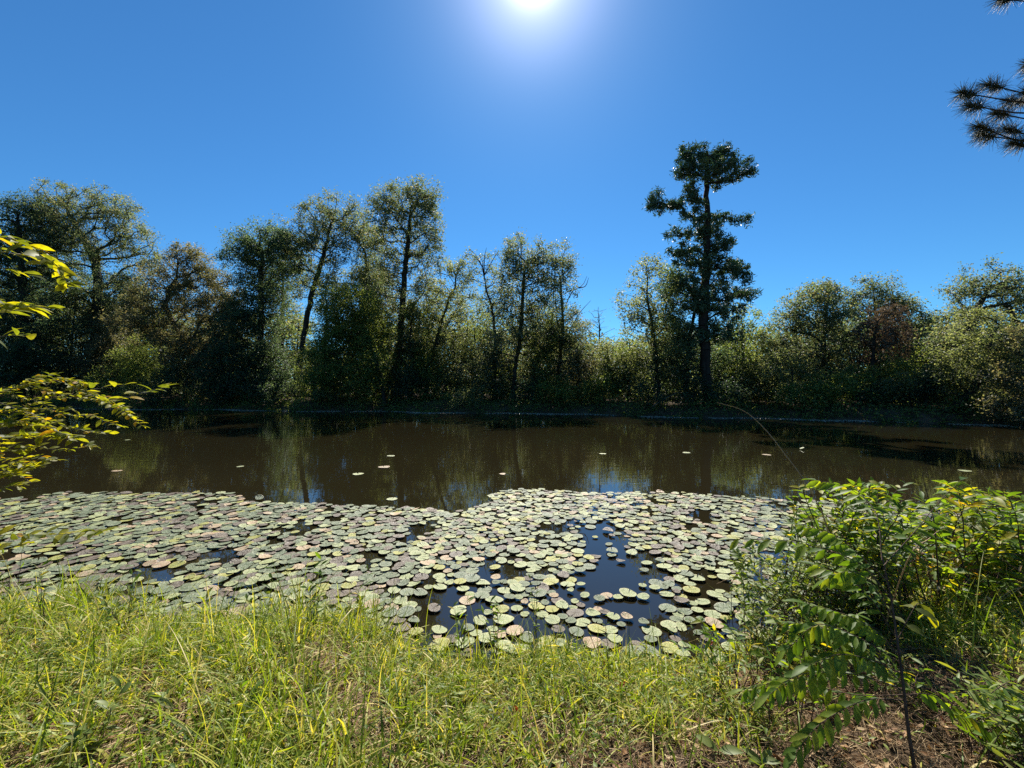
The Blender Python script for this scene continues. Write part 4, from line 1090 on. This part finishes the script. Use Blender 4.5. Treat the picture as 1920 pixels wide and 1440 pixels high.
# ------------------------------------------------------------------ young tree at left, its branches reaching into view
rng = np.random.default_rng(61)
TX, TY = -4.6, 2.5
o = np.array([TX, TY, float(ground_z(TX, TY))])
root = empty('young_tree', o, 'young tree with yellow green leaves, its branches reaching in from left edge', 'tree')
b_ = MB(); tube(b_, spline([o - UP * .1, o + [.05, 0, 1.2], o + [-.05, .05, 2.4], o + [.05, 0, 3.6]], 14), np.linspace(.05, .015, 14), 8)
b_.build('trunk', M['bark'], root, o)
def lbranch(polys, L, W, sp, yel):
    s_, l_ = MB(), MB()
    for pts, Y, dens in polys:
        P = [at(a, b, Y + rng.uniform(-.05, .05)) for a, b in pts]
        ln = np.linalg.norm(np.diff(np.array(P), axis=0), axis=1).sum()
        leafy(s_, l_, P, .0048 if pts[0][0] < -200 else .0022, .0009, int(ln / sp * dens * 1.7), L, W, rng, .02 if pts[0][0] > -50 else .3, 1.0, 0, .25)
    o_ = s_.build('branch', M['twig'], root, o); l_.build('foliage', M[yel], o_, o)
T0 = (-512, 860)
lbranch([([(-512, 850), (-150, 780), (0, 735), (100, 712), (172, 722)], 2.5, 1.2), ([(0, 735), (60, 748), (150, 745), (215, 762), (265, 798)], 2.5, 1.6), ([(60, 725), (110, 740), (180, 738), (235, 770)], 2.55, 1.5),
         ([(100, 712), (150, 730), (200, 755), (245, 775)], 2.45, 1.5), ([(-20, 745), (40, 770), (90, 800), (140, 822)], 2.5, 1.4), ([(20, 730), (60, 710), (110, 700)], 2.5, 1.2),
         ([(60, 748), (110, 775), (170, 780), (225, 800)], 2.55, 1.3), ([(-40, 760), (20, 770), (80, 765), (140, 770)], 2.45, 1.5)], .042, .019, .027, 'yellow')
lbranch([([(-512, 900), (-100, 835), (0, 822), (60, 818), (140, 823)], 2.5, 1.0), ([(-100, 840), (0, 800), (40, 790), (75, 800)], 2.4, 1.2), ([(-60, 850), (0, 846), (62, 842)], 2.4, 1.2), ([(-40, 815), (10, 790), (30, 770), (60, 760)], 2.4, 1.2)], .070, .029, .04, 'yellow')
lbranch([([(160, 742), (215, 748), (262, 738), (300, 729)], 2.5, .55), ([(150, 735), (190, 728), (232, 722)], 2.5, .8), ([(262, 738), (300, 729), (318, 727)], 2.5, 1.0)], .085, .032, .05, 'yellow')
lbranch([([(-30, 850), (20, 865), (60, 855), (110, 862)], 2.5, 1.2), ([(-40, 870), (20, 885), (60, 905)], 2.5, 1.2), ([(-40, 825), (40, 835), (120, 842), (180, 836)], 2.5, 1.0), ([(40, 770), (100, 790), (150, 806), (205, 812)], 2.5, 1.2)], .044, .020, .026, 'yellow')
lbranch([([(-512, 960), (-120, 905), (0, 893), (40, 882), (70, 872)], 2.5, 1.0), ([(-60, 925), (0, 915), (45, 908)], 2.5, 1.0), ([(-10, 893), (20, 875), (45, 868)], 2.5, 1.0)], .055, .022, .035, 'yellow')
lbranch([([(-880, 500), (-200, 430), (0, 445), (60, 470), (105, 500), (128, 540)], 2.0, .8), ([(-150, 470), (0, 472), (45, 478), (90, 500)], 2.0, 1.0), ([(-100, 500), (0, 502), (48, 515)], 2.0, .9)], .072, .031, .075, 'yellow')
lbranch([([(-880, 620), (-150, 560), (0, 572), (85, 577)], 2.0, .8), ([(-150, 570), (-20, 585), (30, 580)], 2.0, 1.0), ([(-150, 570), (-60, 625), (0, 630), (50, 630)], 2.0, 1.0)], .068, .029, .075, 'yellow')
lbranch([([(-512, 1080), (-150, 1020), (0, 1006), (100, 1000), (195, 998)], 2.5, .75), ([(-60, 1010), (0, 1030), (60, 1015)], 2.5, .9)], .08, .034, .06, 'yellow')

# ------------------------------------------------------------------ pine at right, branch tips in view
rng = np.random.default_rng(71)
o = np.array([9.2, 4.6, float(ground_z(9.2, 4.6))])
root = empty('pine_tree', o, 'pine reaching in at the upper right, only needle tufts on its branch tips showing', 'tree')
b_ = MB(); tube(b_, spline([o - UP * .1, o + [0, 0, 4], o + [.1, 0, 9], o + [0, .1, 14]], 16), np.linspace(.2, .08, 16), 10)
b_.build('trunk', M['pbark'], root, o)
TUFTS = [[(1809, 172), (1822, 196), (1858, 156), (1898, 186), (1872, 210), (1930, 170), (1960, 200), (2010, 180), (1945, 130), (1990, 140)],
         [(1838, 236), (1842, 252), (1891, 240), (1903, 266), (1940, 255), (1980, 280), (2030, 260), (2000, 230)],
         [(1880, -6), (1925, -30), (1960, 0), (1990, -40), (2050, -10), (1930, 118)]]
for k, tf in enumerate(TUFTS):
    s_, l_ = MB(), MB()
    Y = 4.7 + .15 * k
    start = o + UP * (at(0, [205, 262, -10][k], Y)[2] - o[2])
    hub = at(2080, [190, 255, -20][k], Y)
    P0 = spline([start, start * .5 + hub * .5 + UP * .08, hub], 12); tube(s_, P0, np.linspace(.05, .02, 12), 7)
    for (a, b) in tf:
        t = at(a, b, Y + rng.uniform(-.25, .25)); d0 = unit(t - hub)
        mid = hub * .45 + t * .55 - UP * .06 + rng.normal(0, .03, 3)
        tube(s_, spline([hub, mid, t], 9), np.linspace(.013, .005, 9), 5)
        n = 330
        along = rng.uniform(-.16, .02, n)[:, None]
        d = unit(t - mid)
        dirs = unit(d * rng.uniform(-.1, 1.2, (n, 1)) + rng.normal(0, .62, (n, 3)))
        B = t + d * along; L = rng.uniform(.08, .155, n)
        side = unit(np.cross(dirs, rng.normal(0, 1, (n, 3)))) * .0012
        tip = B + dirs * L[:, None] - UP * (.10 * L[:, None])
        edges_tubes(l_, B, tip, np.full(n, .0021), np.full(n, .0010), 3)
    br = s_.build('branch', M['pbark'], root, o); l_.build('needles', M['tuft'], br, o)
